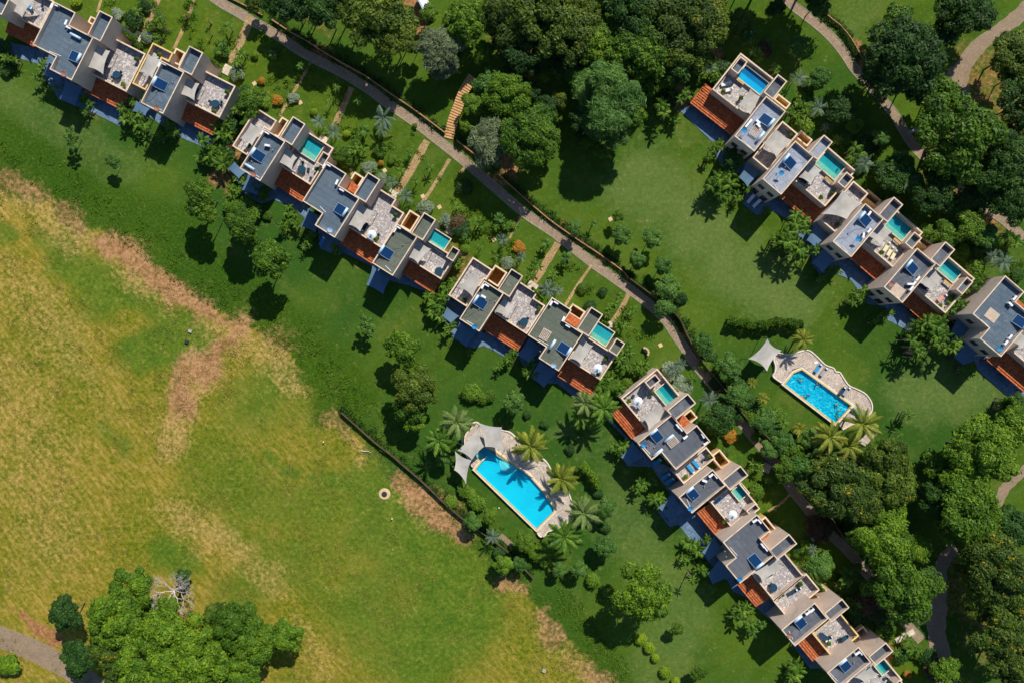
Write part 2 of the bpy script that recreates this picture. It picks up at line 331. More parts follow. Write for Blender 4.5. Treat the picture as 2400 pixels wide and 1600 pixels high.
# ---------------------------------------------------------------- ground: one sheet, grass kinds from a survey of patches
def poly_in(px_, py_, poly):
    ins = np.zeros(px_.shape, bool); n = len(poly)
    for i in range(n):
        x1, y1 = poly[i]; x2, y2 = poly[(i+1) % n]
        if y1 == y2: continue
        c = ((y1 > py_) != (y2 > py_)) & (px_ < (x2-x1)*(py_-y1)/(y2-y1) + x1); ins ^= c
    return ins
def seg_dist(X, Y, line):
    D = np.full(X.shape, 1e9)
    for (x1, y1), (x2, y2) in zip(line[:-1], line[1:]):
        dx, dy = x2-x1, y2-y1; L = dx*dx+dy*dy+1e-9
        t = np.clip(((X-x1)*dx+(Y-y1)*dy)/L, 0, 1); D = np.minimum(D, np.hypot(X-x1-t*dx, Y-y1-t*dy))
    return D
def vnoise(X, Y, s, seed):
    r = np.random.default_rng(seed); T = r.random((97, 97)); x = X/s; y = Y/s
    xi = np.floor(x).astype(int); yi = np.floor(y).astype(int); fx = x-xi; fy = y-yi; fx = fx*fx*(3-2*fx); fy = fy*fy*(3-2*fy)
    g = lambda a, b: T[a % 97, b % 97]
    return (g(xi, yi)*(1-fx)+g(xi+1, yi)*fx)*(1-fy) + (g(xi, yi+1)*(1-fx)+g(xi+1, yi+1)*fx)*fy
def sstep(x, a, b):
    t = np.clip((x-a)/(b-a), 0, 1); return t*t*(3-2*t)
FIELD_EDGE = [(-3000,-2000),(-300,250),(0,398),(60,432),(130,462),(200,520),(270,560),(340,610),(400,655),(450,690),(530,745),(600,772),(680,820),(730,890),(770,955),(850,1010),(905,1075),(950,1110),(1000,1160),(1060,1225),(1110,1270),(1180,1345),(1260,1410),(1330,1480),(1390,1545),(1450,1620),(2500,3500),(-3000,3500)]
xs = np.concatenate([[-4000,-2000,-1000,-500,-250,-150], np.arange(-112, 112.1, 0.7), [150,250,500,1000,2000,4000]])
ys = np.concatenate([[-4000,-2000,-1000,-500,-250,-120], np.arange(-78, 78.1, 0.7), [120,250,500,1000,2000,4000]])
GX, GY = np.meshgrid(xs, ys); PXg = GX*12+1200; PYg = 800-GY*12
wob = (vnoise(PXg, PYg, 14, 3)-0.5)*22 + (vnoise(PXg, PYg, 30, 1)-0.5)*34 + (vnoise(PXg, PYg, 75, 2)-0.5)*55
infield = poly_in(PXg + wob*0.6, PYg + wob*0.6, FIELD_EDGE).astype(float)
ed = seg_dist(PXg, PYg, FIELD_EDGE[1:-2])
dry = infield * sstep(ed + wob, -25, 60)
def stroke(line, r, amt, soft=1.0):
    d = seg_dist(PXg, PYg, line) + wob*0.7; return amt*(1-sstep(d, r*0.25, r*2.1))
def acc(*a):
    o = np.zeros(PXg.shape)
    for x in a: o = np.maximum(o, x)
    return o
brown = acc(stroke([(0,405),(70,440),(130,475),(190,530)], 16, .7), stroke([(240,565),(310,600),(370,650),(420,690),(470,720),(520,755)], 27, 1.15),
  stroke([(480,720),(540,770),(560,790)], 26, .9), stroke([(560,790),(620,790),(680,820)], 22, .6), stroke([(560,770),(500,840),(450,880),(420,900),(430,950)], 33, 1.1),
  stroke([(790,990),(830,1030)], 16, .6), stroke([(950,1130),(1000,1170),(1050,1215),(1075,1255)], 24, 1.0), stroke([(1180,1370),(1230,1385)], 20, .85), stroke([(1270,1440),(1300,1490)], 20, .7),
  stroke([(1350,1560),(1400,1600)], 26, .7), stroke([(700,780),(730,790)], 5, .4), stroke([(160,480),(190,500)], 14, .5))
straw = acc(stroke([(30,430),(110,500),(180,560)], 42, .8), stroke([(200,540),(260,590),(310,650),(380,700)], 26, .7), stroke([(500,760),(560,810),(640,830),(700,870)], 42, .95),
  stroke([(440,930),(420,980),(400,1040)], 28, 1.0), stroke([(500,830),(470,900),(440,960)], 20, .8), stroke([(30,660),(110,760),(170,830)], 55, .55), stroke([(100,1000),(170,1060)], 60, .4),
  stroke([(390,1190),(460,1240),(560,1300)], 34, .8), stroke([(560,1310),(640,1350),(660,1400)], 24, .6), stroke([(700,1460),(760,1560)], 20, .55), stroke([(800,1000),(850,1060)], 18, .75),
  stroke([(940,1150),(1010,1220)], 22, .6), stroke([(1280,1440),(1330,1520)], 26, .6), stroke([(1370,1560),(1420,1600)], 30, .5), stroke([(30,900),(60,1100),(120,1250)], 90, .5), stroke([(200,860),(260,960)], 50, .35), stroke([(150,1350),(60,1330)], 50, .35))
greenp = acc(stroke([(330,830),(400,800),(440,760),(480,790)], 45, 1.0), stroke([(90,560),(200,620)], 30, .7), stroke([(250,640),(330,700),(380,740)], 34, .8), stroke([(150,600),(220,640),(250,700)], 44, .8), stroke([(60,555),(130,580),(200,650),(260,740)], 10, .8), stroke([(640,890),(600,960)], 60, .75), stroke([(560,960),(700,960)], 50, .5),
  stroke([(240,1010),(290,1050)], 24, .7), stroke([(520,1100),(700,1200),(800,1300)], 90, .5), stroke([(620,1060),(700,1110),(830,1135),(890,1150)], 7, .9), stroke([(380,1300),(430,1310)], 30, .9), stroke([(700,1300),(560,1380)], 60, .6),
  stroke([(900,1200),(1000,1300),(1080,1400),(1000,1500)], 100, .95), stroke([(860,1400),(950,1540)], 80, .8), stroke([(560,1250),(700,1330),(820,1450)], 50, .55), stroke([(600,1180),(800,1180)], 60, .6), stroke([(0,1120),(30,1110)], 12, .6), stroke([(850,1120),(940,1200)], 30, .7), stroke([(0,540),(60,560),(110,580)], 8, .7), stroke([(150,780),(200,880)], 30, .3))
lush = acc(stroke([(0,330),(200,440),(380,540),(520,680),(650,760),(740,850),(800,930)], 58, .9), stroke([(60,410),(300,540),(420,640)], 40, .8), stroke([(1150,1380),(1270,1440),(1400,1560)], 70, .6))
pale = acc(stroke([(1500,430),(1600,500),(1700,600),(1850,700)], 75, .75), stroke([(1420,330),(1560,330)], 60, .35), stroke([(2150,920),(2300,900),(2230,860)], 70, .7), stroke([(1450,1180),(1500,1260),(1600,1440),(1560,1540)], 70, .55), stroke([(0,210),(180,330),(300,400)], 45, .5),
  stroke([(1380,1000),(1450,1130)], 40, .4), stroke([(1980,60),(2000,20)], 60, .5), stroke([(1280,1000),(1340,1000)], 18, .6))
yel = acc(stroke([(280,20),(600,200),(760,260)], 90, .6), stroke([(840,330),(1100,520)], 70, .4), stroke([(1700,1080),(1850,1230),(1980,1330)], 45, .6), stroke([(1760,60),(1740,180)], 60, .35), stroke([(2080,1500),(2130,1580)], 60, .8), stroke([(2260,520),(2380,640)], 50, .3))
litter = acc(stroke([(1640,130),(1600,190),(1590,210)], 30, 1.0), stroke([(1100,350),(1180,400)], 24, .8), stroke([(1180,60),(1260,170)], 50, .5), stroke([(1500,60),(1540,90)], 50, .5), stroke([(520,340),(540,380),(520,420)], 26, .6), stroke([(700,25),(760,60)], 30, .4),
  stroke([(1045,620),(1080,640),(1060,600)], 18, .5), stroke([(2050,1370),(2090,1430)], 40, .5), stroke([(1290,1160),(1400,930)], 2, 0), stroke([(1930,1085),(1990,1100)], 30, .6), stroke([(950,0),(975,38)], 20, 1.3), stroke([(2200,400),(2300,480)], 60, .6), stroke([(2300,180),(2400,300)], 90, .5), stroke([(2300,1350),(2400,1500)], 120, .5),
  stroke([(30,1425),(110,1480),(160,1510)], 5, 1.0), stroke([(0,1580),(40,1600)], 14, .7), stroke([(2010,1480),(2060,1500),(2070,1540)], 16, .9), stroke([(1700,1085),(1750,1060)], 8, 0.2), stroke([(1320,520),(1400,600),(1480,655)], 4, .7), stroke([(1990,90),(2016,138)], 4, .9), stroke([(1600,780),(1640,850)], 3, .8), stroke([(700,85),(800,150),(900,215),(1000,285)], 4, .7),
  stroke([(560,270),(600,255)], 10, .3), stroke([(1005,735),(1020,745)], 3, .2), stroke([(1590,880),(1620,900)], 8, .5), stroke([(1700,1080),(1720,1110)], 8, .5), stroke([(1455,1040),(1475,1050)], 6, .5))
nv = GX.size; me = bpy.data.meshes.new('ground')
vz = np.zeros(nv); co = np.stack([GX.ravel(), GY.ravel(), vz], 1)
ny, nx = GX.shape; I = np.arange(nv).reshape(ny, nx)
quads = np.stack([I[:-1,:-1].ravel(), I[:-1,1:].ravel(), I[1:,1:].ravel(), I[1:,:-1].ravel()], 1)
def fast_mesh(me, co, quads, mat=None):
    me.vertices.add(len(co)); me.vertices.foreach_set('co', co.astype(np.float32).ravel())
    k = quads.shape[1]; me.loops.add(quads.size); me.loops.foreach_set('vertex_index', quads.astype(np.int32).ravel())
    me.polygons.add(len(quads)); me.polygons.foreach_set('loop_start', np.arange(0, quads.size, k, dtype=np.int32))
    me.polygons.foreach_set('loop_total', np.full(len(quads), k, np.int32))
    if mat is not None: me.materials.append(mat)
    me.update(calc_edges=True); me.validate()
fast_mesh(me, co, quads)
def attr(me, name, a, b, c, d):
    A = me.color_attributes.new(name, 'FLOAT_COLOR', 'POINT')
    A.data.foreach_set('color', np.stack([a.ravel(), b.ravel(), c.ravel(), d.ravel()], 1).astype(np.float32).ravel())
attr(me, 'mask_a', dry, brown, straw, greenp*infield)
attr(me, 'mask_b', lush, pale, yel, litter)
def groundmat():
    m, nt, out = newmat('grass_and_dry_field'); p = pos(nt); L = nt.links
    def at(nm):
        a = N(nt, 'ShaderNodeAttribute', attribute_name=nm); s = N(nt, 'ShaderNodeSeparateColor'); L.new(a.outputs['Color'], s.inputs[0])
        return s.outputs[0], s.outputs[1], s.outputs[2], a.outputs['Alpha']
    a_dry, a_brown, a_straw, a_green = at('mask_a'); a_lush, a_pale, a_yel, a_lit = at('mask_b')
    big = noise(nt, p, 0.045, 4, 0.6).outputs[0]; mid = noise(nt, p, 0.28, 6, 0.7).outputs[0]; sm = noise(nt, p, 1.3, 6, 0.75).outputs[0]; fine = noise(nt, p, 6.0, 5, 0.8).outputs[0]
    mp1 = N(nt, 'ShaderNodeMapping'); L.new(p, mp1.inputs[0]); mp1.inputs['Rotation'].default_value = (0, 0, R(50)); mp2 = N(nt, 'ShaderNodeMapping'); L.new(mp1.outputs[0], mp2.inputs[0]); mp2.inputs['Scale'].default_value = (0.4, 1.7, 1)
    streak = noise(nt, mp2.outputs[0], 0.8, 5, 0.7).outputs[0]
    th = lambda v, w, lo, hi: smooth(nt, mathn(nt, 'ADD', v, w), lo, hi)
    jit = mathn(nt, 'MULTIPLY', mathn(nt, 'SUBTRACT', mathn(nt, 'ADD', mathn(nt, 'MULTIPLY', mid, 0.5), mathn(nt, 'MULTIPLY', sm, 0.5)), 0.5), 4.2)
    jit2 = mathn(nt, 'MULTIPLY', mathn(nt, 'SUBTRACT', mathn(nt, 'ADD', mathn(nt, 'MULTIPLY', sm, 0.5), mathn(nt, 'MULTIPLY', streak, 0.5)), 0.5), 5.0)
    # mown lawn
    lawn = mixc(nt, smooth(nt, big, 0.35, 0.65), (0.048,0.098,0.009), (0.080,0.134,0.012))
    lawn = mixc(nt, mathn(nt, 'MULTIPLY', smooth(nt, mid, 0.45, 0.7), 0.55), lawn, (0.088,0.145,0.018))
    wv = N(nt, 'ShaderNodeTexWave', wave_type='BANDS'); L.new(p, wv.inputs['Vector'])
    mpw = N(nt, 'ShaderNodeMapping'); L.new(p, mpw.inputs[0]); mpw.inputs['Rotation'].default_value = (0, 0, R(47)); L.new(mpw.outputs[0], wv.inputs['Vector'])
    wv.inputs['Scale'].default_value = 0.09; wv.inputs['Distortion'].default_value = 2.0; wv.inputs['Detail'].default_value = 1
    lawn = mixc(nt, mathn(nt, 'MULTIPLY', wv.outputs[0], 0.34), lawn, (0.072,0.150,0.022))
    lawn = mixc(nt, mathn(nt, 'MULTIPLY', smooth(nt, noise(nt, p, 0.018, 3, 0.6).outputs[0], 0.42, 0.62), 0.75), lawn, (0.026,0.085,0.014))
    lawn = mixc(nt, mathn(nt, 'MULTIPLY', smooth(nt, noise(nt, p, 0.10, 6, 0.75).outputs[0], 0.50, 0.68), 0.6), lawn, (0.115,0.150,0.028))
    lawn = mixc(nt, mathn(nt, 'MULTIPLY', th(a_lush, mathn(nt, 'MULTIPLY', jit, 0.35), 0.2, 0.7), 0.6), lawn, mixc(nt, smooth(nt, noise(nt, p, 2.2, 4, 0.7).outputs[0], 0.40, 0.60), (0.020,0.060,0.004), (0.058,0.115,0.007)))
    lawn = mixc(nt, mathn(nt, 'MULTIPLY', th(a_pale, mathn(nt, 'MULTIPLY', jit, 0.3), 0.15, 0.9), 0.8), lawn, (0.120,0.175,0.045))
    lawn = mixc(nt, mathn(nt, 'MULTIPLY', th(a_yel, mathn(nt, 'MULTIPLY', jit, 0.5), 0.2, 0.9), 0.6), lawn, (0.110,0.160,0.010))
    # rough field
    fg = mixc(nt, smooth(nt, sm, 0.35, 0.65), (0.068,0.122,0.008), (0.190,0.190,0.016))
    fs = mixc(nt, smooth(nt, streak, 0.35, 0.68), (0.225,0.185,0.016), (0.400,0.275,0.065))
    kf = smooth(nt, mathn(nt, 'ADD', mathn(nt, 'ADD', big, mathn(nt, 'MULTIPLY', jit2, 0.14)), mathn(nt, 'MULTIPLY', mid, 0.3)), 0.44, 0.90)
    field = mixc(nt, kf, fg, fs)
    field = mixc(nt, mathn(nt, 'MULTIPLY', th(a_green, mathn(nt, 'MULTIPLY', jit, 0.4), 0.0, 0.9), 0.85), field, mixc(nt, smooth(nt, mathn(nt, 'ADD', mathn(nt, 'MULTIPLY', sm, 0.5), mathn(nt, 'MULTIPLY', mid, 0.5)), 0.35, 0.65), (0.042,0.115,0.012), (0.115,0.180,0.018)))
    field = mixc(nt, mathn(nt, 'MULTIPLY', th(a_straw, mathn(nt, 'MULTIPLY', mathn(nt, 'ADD', jit2, jit), 0.42), 0.10, 1.35), 0.85), field, mixc(nt, smooth(nt, sm, 0.3, 0.7), (0.27,0.18,0.045), (0.52,0.36,0.13)))
    c = mixc(nt, th(a_dry, mathn(nt, 'MULTIPLY', jit, 0.55), 0.15, 0.95), lawn, field)
    c = mixc(nt, mathn(nt, 'MULTIPLY', th(a_brown, mathn(nt, 'MULTIPLY', mathn(nt, 'ADD', jit2, jit), 0.42), 0.12, 1.25), 1.0), c, mixc(nt, smooth(nt, mathn(nt, 'ADD', mathn(nt, 'MULTIPLY', sm, 0.5), mathn(nt, 'MULTIPLY', mid, 0.5)), 0.36, 0.60), (0.23,0.10,0.045), (0.44,0.25,0.12)))
    c = mixc(nt, mathn(nt, 'MULTIPLY', th(a_lit, mathn(nt, 'MULTIPLY', jit, 0.45), 0.25, 0.8), 0.9), c, mixc(nt, smooth(nt, sm, 0.3, 0.7), (0.22,0.085,0.035), (0.42,0.22,0.10)))
    g2 = mathn(nt, 'ADD', mathn(nt, 'MULTIPLY', fine, 0.6), mathn(nt, 'MULTIPLY', sm, 0.4))
    v = N(nt, 'ShaderNodeHueSaturation'); L.new(c, v.inputs['Color'])
    vr = N(nt, 'ShaderNodeMapRange'); L.new(g2, vr.inputs[0]); vr.inputs[1].default_value = 0.3; vr.inputs[2].default_value = 0.7; vr.inputs[3].default_value = 0.55; vr.inputs[4].default_value = 1.48
    L.new(vr.outputs[0], v.inputs['Value'])
    surf(nt, out, v.outputs[0], 1.0, 0.0, g2, 0.9, bd=0.25); return m
me.materials.append(groundmat())
structure(obj('ground', me))
# ---------------------------------------------------------------- paths and roads (thin sheets over the ground)
def smooth_line(line, n=6):
    out = []; L = len(line)
    for i in range(L-1):
        p0 = np.array(line[max(i-1, 0)]); p1 = np.array(line[i]); p2 = np.array(line[i+1]); p3 = np.array(line[min(i+2, L-1)])
        for k in range(n):
            t = k/n; out.append(tuple(0.5*((2*p1)+(-p0+p2)*t+(2*p0-5*p1+4*p2-p3)*t*t+(-p0+3*p1-3*p2+p3)*t**3)))
    out.append(tuple(line[-1])); return out
def offset_line(pts, d):
    out = []
    for i, p in enumerate(pts):
        a = Vector(pts[max(i-1, 0)]); b = Vector(pts[min(i+1, len(pts)-1)]); t = (b-a).normalized(); out.append((p[0]-t.y*d, p[1]+t.x*d))
    return out
def ribbon(name, line, wpx, z, mat, sm=True, jit=0.0, ends=None):
    pts = smooth_line(line) if sm else list(line)
    W3 = [P(p)[:2] for p in pts]; mb = MB(); n = len(W3)
    ws = np.interp(np.linspace(0, 1, n), np.linspace(0, 1, len(wpx)), wpx)/12 if isinstance(wpx, (list, tuple)) else np.full(n, wpx/12)
    vs = []
    for i, p in enumerate(W3):
        a = Vector(W3[max(i-1, 0)]); b = Vector(W3[min(i+1, n-1)]); t = (b-a).normalized(); w = ws[i]/2*(1+random.uniform(-jit, jit))
        vs += [(p[0]-t.y*w, p[1]+t.x*w, z), (p[0]+t.y*w, p[1]-t.x*w, z)]
    mb.add(vs, [(2*i+1, 2*i+3, 2*i+2, 2*i) for i in range(n-1)]); return structure(mb.build(name, mat))
MAIN = [(470,-30),(515,5),(564,33),(590,50),(615,63),(660,90),(704,120),(750,145),(793,166),(852,201),(908,242),(972,286),(1023,326),(1087,377),(1160,440),(1230,500),(1301,548),(1383,612),(1459,666),(1510,704),(1556,745),(1580,780),(1603,813),(1628,851),(1666,897),(1697,938),(1733,984),(1766,1024),(1804,1068),(1835,1112),(1858,1149),(1886,1183),(1916,1220),(1953,1256),(1993,1296),(2030,1340),(2080,1405),(2117,1453),(2160,1500)]
UPPER = [(1830,-30),(1852,7),(1880,30),(1906,50),(1935,75),(1962,103),(1982,130),(2004,163),(2042,204),(2093,265),(2114,300),(2144,345),(2190,390),(2246,435),(2300,480),(2348,512),(2385,545),(2440,600)]
ribbon('path', MAIN, 20, 0.012, M['path_stone'], jit=0.08)
ribbon('path', UPPER, 20, 0.012, M['path_stone'], jit=0.04)
ribbon('path', [(2128,312),(2160,300),(2200,290),(2240,272)], 8, 0.020, M['concrete'])
ribbon('road', [(2430,-10),(2392,34),(2345,70),(2297,105),(2262,150),(2240,200),(2250,270),(2300,330),(2400,420),(2450,470)], [36,34,34,36,40,60,80,70,60,60], 0.016, M['road'], jit=0.12)
ribbon('road', [(2450,1060),(2392,1109),(2356,1142),(2330,1201),(2290,1250),(2232,1290),(2206,1330),(2200,1404),(2195,1480),(2210,1545),(2235,1640)], [24,24,24,22,20,30,30,38,44,40,40], 0.016, M['road'], jit=0.15)
ribbon('road', [(-60,1465),(0,1492),(68,1518),(143,1556),(204,1594),(260,1640)], 51, 0.012, M['road'], jit=0.02)
for ln, w in [([(240,-10),(228,30)],7), ([(374,-10),(356,35),(334,75)],14), ([(458,-10),(435,55),(408,115)],8), ([(588,42),(577,70),(560,105),(540,148)],19), ([(728,148),(688,217),(655,272)],7), ([(823,205),(805,250),(783,297)],15),
    ([(1001,330),(965,395),(932,450)],17), ([(1054,373),(1020,430),(990,475)],8), ([(1220,508),(1194,559)],5), ([(1308,570),(1276,622),(1245,672)],17), ([(1386,622),(1350,675),(1325,716)],7), ([(1474,688),(1455,725),(1428,765)],11), ([(1852,1158),(1828,1180),(1800,1198)],6),
    ([(1089,395),(1078,405)],8), ([(822,395),(826,412)],7)]:
    ribbon('garden_path', ln, w, 0.020, M['garden_path'], sm=len(ln) > 2, jit=0.14)
# kerb lines along the main path
def wall_line(name, line, w, h, mat, mat_top=None, z0=0.0, capw=None, kind=None):
    pts = smooth_line(line, 5); W3 = [P(p)[:2] for p in pts]
    lo = offset_line(W3, -w/2); hi = offset_line(W3, w/2); n = len(W3); mb = MB(); vs = []
    for i in range(n):
        j = random.uniform(-0.03, 0.03)*(1 if h > 0.3 else 0.2); vs += [(*lo[i], z0), (*hi[i], z0), (*hi[i], h+j), (*lo[i], h+j)]
    fs = []
    for i in range(n-1):
        a = 4*i; b = a+4; fs += [(a+3, b+3, b, a), (a, b, b+1, a+1), (a+1, b+1, b+2, a+2), (a+2, b+2, b+3, a+3)]
    fs += [(0,1,2,3), (4*n-1, 4*n-2, 4*n-3, 4*n-4)]
    mb.add(vs, fs); return mb.build(name, mat)
def off_px(line, d):
    return [tuple(Vector(q)) for q in offset_line(line, d)]
for sgn in (-1, 1):
    o = wall_line('kerb', off_px(MAIN[:22], 10.6*sgn), 0.09, 0.06, M['concrete']); structure(o)
    o = wall_line('kerb', off_px(MAIN[21:], 10.6*sgn), 0.09, 0.06, M['concrete']); structure(o)
    o = wall_line('kerb', off_px(UPPER, 10.6*sgn), 0.09, 0.06, M['concrete']); structure(o)
M['wallcap_dark'] = mottled('mossy_shadow_dark_wall', (0.05,0.045,0.02), (0.11,0.085,0.04), 0.8, dirt=(0.03,0.05,0.012))  # mossy tint, darkened further to paint in the wall's shadow line
M['wallcap'] = mottled('red_earth_wall', (0.30,0.15,0.075), (0.44,0.25,0.13), 0.8, dirt=(0.12,0.10,0.06))
for ln, h, lab in [([(536,-4),(575,15),(617,38)],0.5,'low reddish garden wall beside the path at the upper left corner'),
    ([(640,50),(680,77),(719,99),(781,138),(857,181),(916,222),(972,260),(1044,314)],0.8,'long reddish retaining wall between upper path and shaded trees'),
    ([(1070,330),(1150,395),(1268,500),(1332,548),(1408,599),(1457,635),(1472,653)],0.7,'reddish retaining wall along the path below the central woods'),
    ([(1474,655),(1520,689),(1561,719),(1590,750),(1606,785),(1636,838),(1676,889),(1707,927),(1740,973),(1796,1024),(1835,1075),(1875,1119),(1911,1160),(1945,1215),(1979,1262),(2024,1300)],1.6,'long dark retaining wall curving along the path beside the right pool lawn'),
    ([(1925,30),(1947,48),(1971,68),(1995,99),(2016,138)],0.7,'curved reddish wall beside the upper right path'),
    ([(802,965),(833,993),(879,1034),(919,1065),(960,1100),(1000,1135),(1039,1173),(1083,1211),(1130,1245),(1190,1290),(1250,1352)],1.0,'low boundary wall between dry field and left pool lawn')]:
    o = wall_line('retaining_wall', ln, 0.2, h, M['wallcap' if h < 0.9 else 'wallcap_dark']); o['label'] = lab; o['category'] = 'wall'; o['group'] = 'garden retaining walls'
# the earth steps climbing into the woods
st = empty('garden_stairs', P((1082,255))); tag(st, 'flight of orange earth steps with dark shadow bars climbing into the woods', 'stairs')
ln = smooth_line([(1052,322),(1062,285),(1074,255),(1086,225),(1098,205),(1112,186)], 8); L2 = [Vector(P(q)[:2]) for q in ln]
tot = sum((L2[i+1]-L2[i]).length for i in range(len(L2)-1)); ns = 25
stepm = MB(); stepm.box((0,0,0), (1.95, 0.44, 0.34)); stepm = stepm.mesh('step', mottled('orange_earth_step', (0.50,0.24,0.08), (0.64,0.38,0.16), 1.5))
edgem = MB(); edgem.box((0,0,0), (2.0, 0.09, 0.40)); edgem = edgem.mesh('riser_shadow_bar', M['trunk'])  # dark bars stand in for the shadow gaps at the risers
for k in range(ns):
    d = tot*k/ns; i = 0
    while i < len(L2)-2 and d > (L2[i+1]-L2[i]).length: d -= (L2[i+1]-L2[i]).length; i += 1
    t = (L2[i+1]-L2[i]).normalized(); c = L2[i]+t*d; rz = math.atan2(t.y, t.x)-PI/2
    o = obj('step', stepm, None, (c.x, c.y, 0.05+0.07*k-0.1), rz); o.parent = st; o.matrix_parent_inverse = Matrix.Translation(st.location).inverted()
    c2 = c - t*0.26
    o = obj('riser_shadow_bar', edgem, None, (c2.x, c2.y, 0.05+0.07*k-0.13), rz); o.parent = st; o.matrix_parent_inverse = Matrix.Translation(st.location).inverted()
# ---------------------------------------------------------------- terraced villas
def to_local(p, th): c, s = math.cos(th), math.sin(th); return Vector((p[0]*c + p[1]*s, -p[0]*s + p[1]*c))
def to_world(q, th): c, s = math.cos(th), math.sin(th); return Vector((q[0]*c - q[1]*s, q[0]*s + q[1]*c))
def rect_pts(reg, pts, z, th):
    L = [to_local(PR(reg, x, y, z), th) for x, y in pts]
    u0 = min(p.x for p in L); u1 = max(p.x for p in L); v0 = min(p.y for p in L); v1 = max(p.y for p in L)
    return [to_world(q, th) for q in ((u0,v0),(u1,v0),(u1,v1),(u0,v1))], (u0,u1,v0,v1)
def ortho_pts(reg, pts, z, th):
    L = [to_local(PR(reg, x, y, z), th) for x, y in pts]; n = len(L)
    for i in range(n):                      # first edge runs along the row, then alternate
        a, b = L[i], L[(i+1) % n]
        if i % 2 == 0: m = (a.y+b.y)/2; a.y = b.y = m
        else: m = (a.x+b.x)/2; a.x = b.x = m
    L = [to_world(q, th) for q in L]
    area = sum(L[i].x*L[(i+1) % n].y-L[(i+1) % n].x*L[i].y for i in range(n))
    return L if area > 0 else L[::-1]
def inset(poly, d):
    n = len(poly); out = []
    for i in range(n):
        p, q, r = poly[i-1], poly[i], poly[(i+1) % n]
        e1 = (q-p).normalized(); e2 = (r-q).normalized(); n1 = Vector((-e1.y, e1.x)); n2 = Vector((-e2.y, e2.x))
        k = n1 + n2; out.append(q + k*(d/max(0.2, 1+n1.dot(n2))))
    return out
def ring(mb, outer, inner, z0, z1, zin, mi=0):
    n = len(outer)
    vs = [(*p, z0) for p in outer]+[(*p, z1) for p in outer]+[(*p, z1) for p in inner]+[(*p, zin) for p in inner]; fs = []
    for i in range(n):
        j = (i+1) % n; fs += [(i, j, n+j, n+i), (n+i, n+j, 2*n+j, 2*n+i), (2*n+i, 2*n+j, 3*n+j, 3*n+i)]
    mb.add(vs, fs, mi)
def block(root, poly, zf, zt, wall='plaster', floor='roof_blue', t=0.13, cop='coping', fname='roof_slab', z0=0.0, capt=0.04):
    mb = MB(); ring(mb, poly, inset(poly, t), z0, zt, zf-0.1); w = mb.build('wall', M[wall], root)
    if cop:
        mb = MB(); o = inset(poly, -0.03); i = inset(poly, t+0.03); ring(mb, o, i, zt-0.05, zt+capt, zt-0.05); mb.build('coping', M[cop], root)
    mb = MB(); ii = inset(poly, t-0.02); mb.add([(*p, zf) for p in ii], [tuple(range(len(ii)))]); mb.build(fname, M[floor], root)
    return w
def wpane(root, a, b, z, w, h, n):
    d = (b-a).normalized(); rz = math.atan2(d.y, d.x); c = (a+b)/2
    f = MB(); f.box((c.x+n.x*0.04, c.y+n.y*0.04, z), (w, 0.10, h), rz); fo = f.build('window', M['frame'], root)
    for s in (-1, 1):
        cc = c + d*(s*w*0.235); g = MB(); g.box((cc.x+n.x*0.075, cc.y+n.y*0.075, z), (w*0.40, 0.06, h*0.84), rz); g.build('pane', M['glass'], fo)
def windows(root, poly, th, zs=(1.4, 4.9)):
    # on the long faces that look down the lawn (south-west in the picture)
    n = len(poly)
    for i in range(n):
        a, b = poly[i], poly[(i+1) % n]; e = (b-a); nn = Vector((e.y, -e.x)).normalized()
        d = to_local(nn, th)
        if d.y < -0.9 and e.length > 2.5:
            k = 2 if e.length > 4 else 1
            for z in zs:
                for q in range(k):
                    c = a + e*((q+0.5)/k); h = e.normalized()*0.6
                    wpane(root, c-h, c+h, z, 1.3, 1.3 if z > 3 else 2.0, nn)
ROWNAME = {}
def tiles(root, reg, pts, th, drop=0.75, zt=None, label=None):
    zt = zt or (3.1 if 'long row' in root['label'] else 2.55)
    """clay tile veranda roof: stepped courses of barrel tiles, high edge against the terrace"""
    zm = zt-drop/2
    _, (u0, u1, v0, v1) = rect_pts(reg, pts, zm, th)
    # v1 (local +y) is the terrace side in world, since image-down is world -y
    dep = v1-v0; nco = max(6, int(dep/0.42)); cw = dep/nco; L = u1-u0; nb = int(L/0.13)
    fr = MB(); c = to_world(((u0+u1)/2, (v0+v1)/2), th)
    # support beams under the roof
    for s in (0.03, 0.5, 0.97):
        q = to_world((u0+L*s, v0+0.12), th); fr.box((q.x, q.y, (zt-drop-0.1)/2), (0.22, 0.22, zt-drop-0.1), th)
    q = to_world(((u0+u1)/2, v0+0.12), th); fr.box((q.x, q.y, zt-drop-0.12), (L, 0.18, 0.16), th)
    roof = fr.build('tiled_roof', M['frame'], root)
    mb = MB(); vs = []; fs = []
    for b in range(nb+1):
        x = L*b/nb; up = 0.055 if b % 2 else 0.0
        vs += [(x, -0.05, up+0.15), (x, cw+0.02, up)]
        vs += [(x, -0.05, up-0.03)]
    for b in range(nb):
        k = 3*b; fs += [(k, k+3, k+4, k+1), (k+2, k+5, k+3, k)]
    mb.add(vs, fs); me = mb.mesh('tile_course', M['tile'])
    sl = drop/dep
    for i in range(nco):
        q = to_world((u0, v0+i*cw), th); o = obj('tile_course', me, roof, (q.x, q.y, zt-drop+i*cw*sl+0.02), th)
        o.rotation_euler = (0, 0, th); o.matrix_basis = Matrix.Translation((q.x, q.y, zt-drop+i*cw*sl)) @ Matrix.Rotation(th, 4, 'Z') @ Matrix.Rotation(math.atan(sl)-0.02, 4, 'X')
    for uu in (u0-0.02, u1+0.02):
        r = MB(); a = to_world((uu, v0-0.05), th); b = to_world((uu, v1), th)
        r.tube([(a.x, a.y, zt-drop+0.06), (b.x, b.y, zt+0.08)], [0.10, 0.10], 8); r.build('ridge_tile', M['tile'], roof)
    return roof
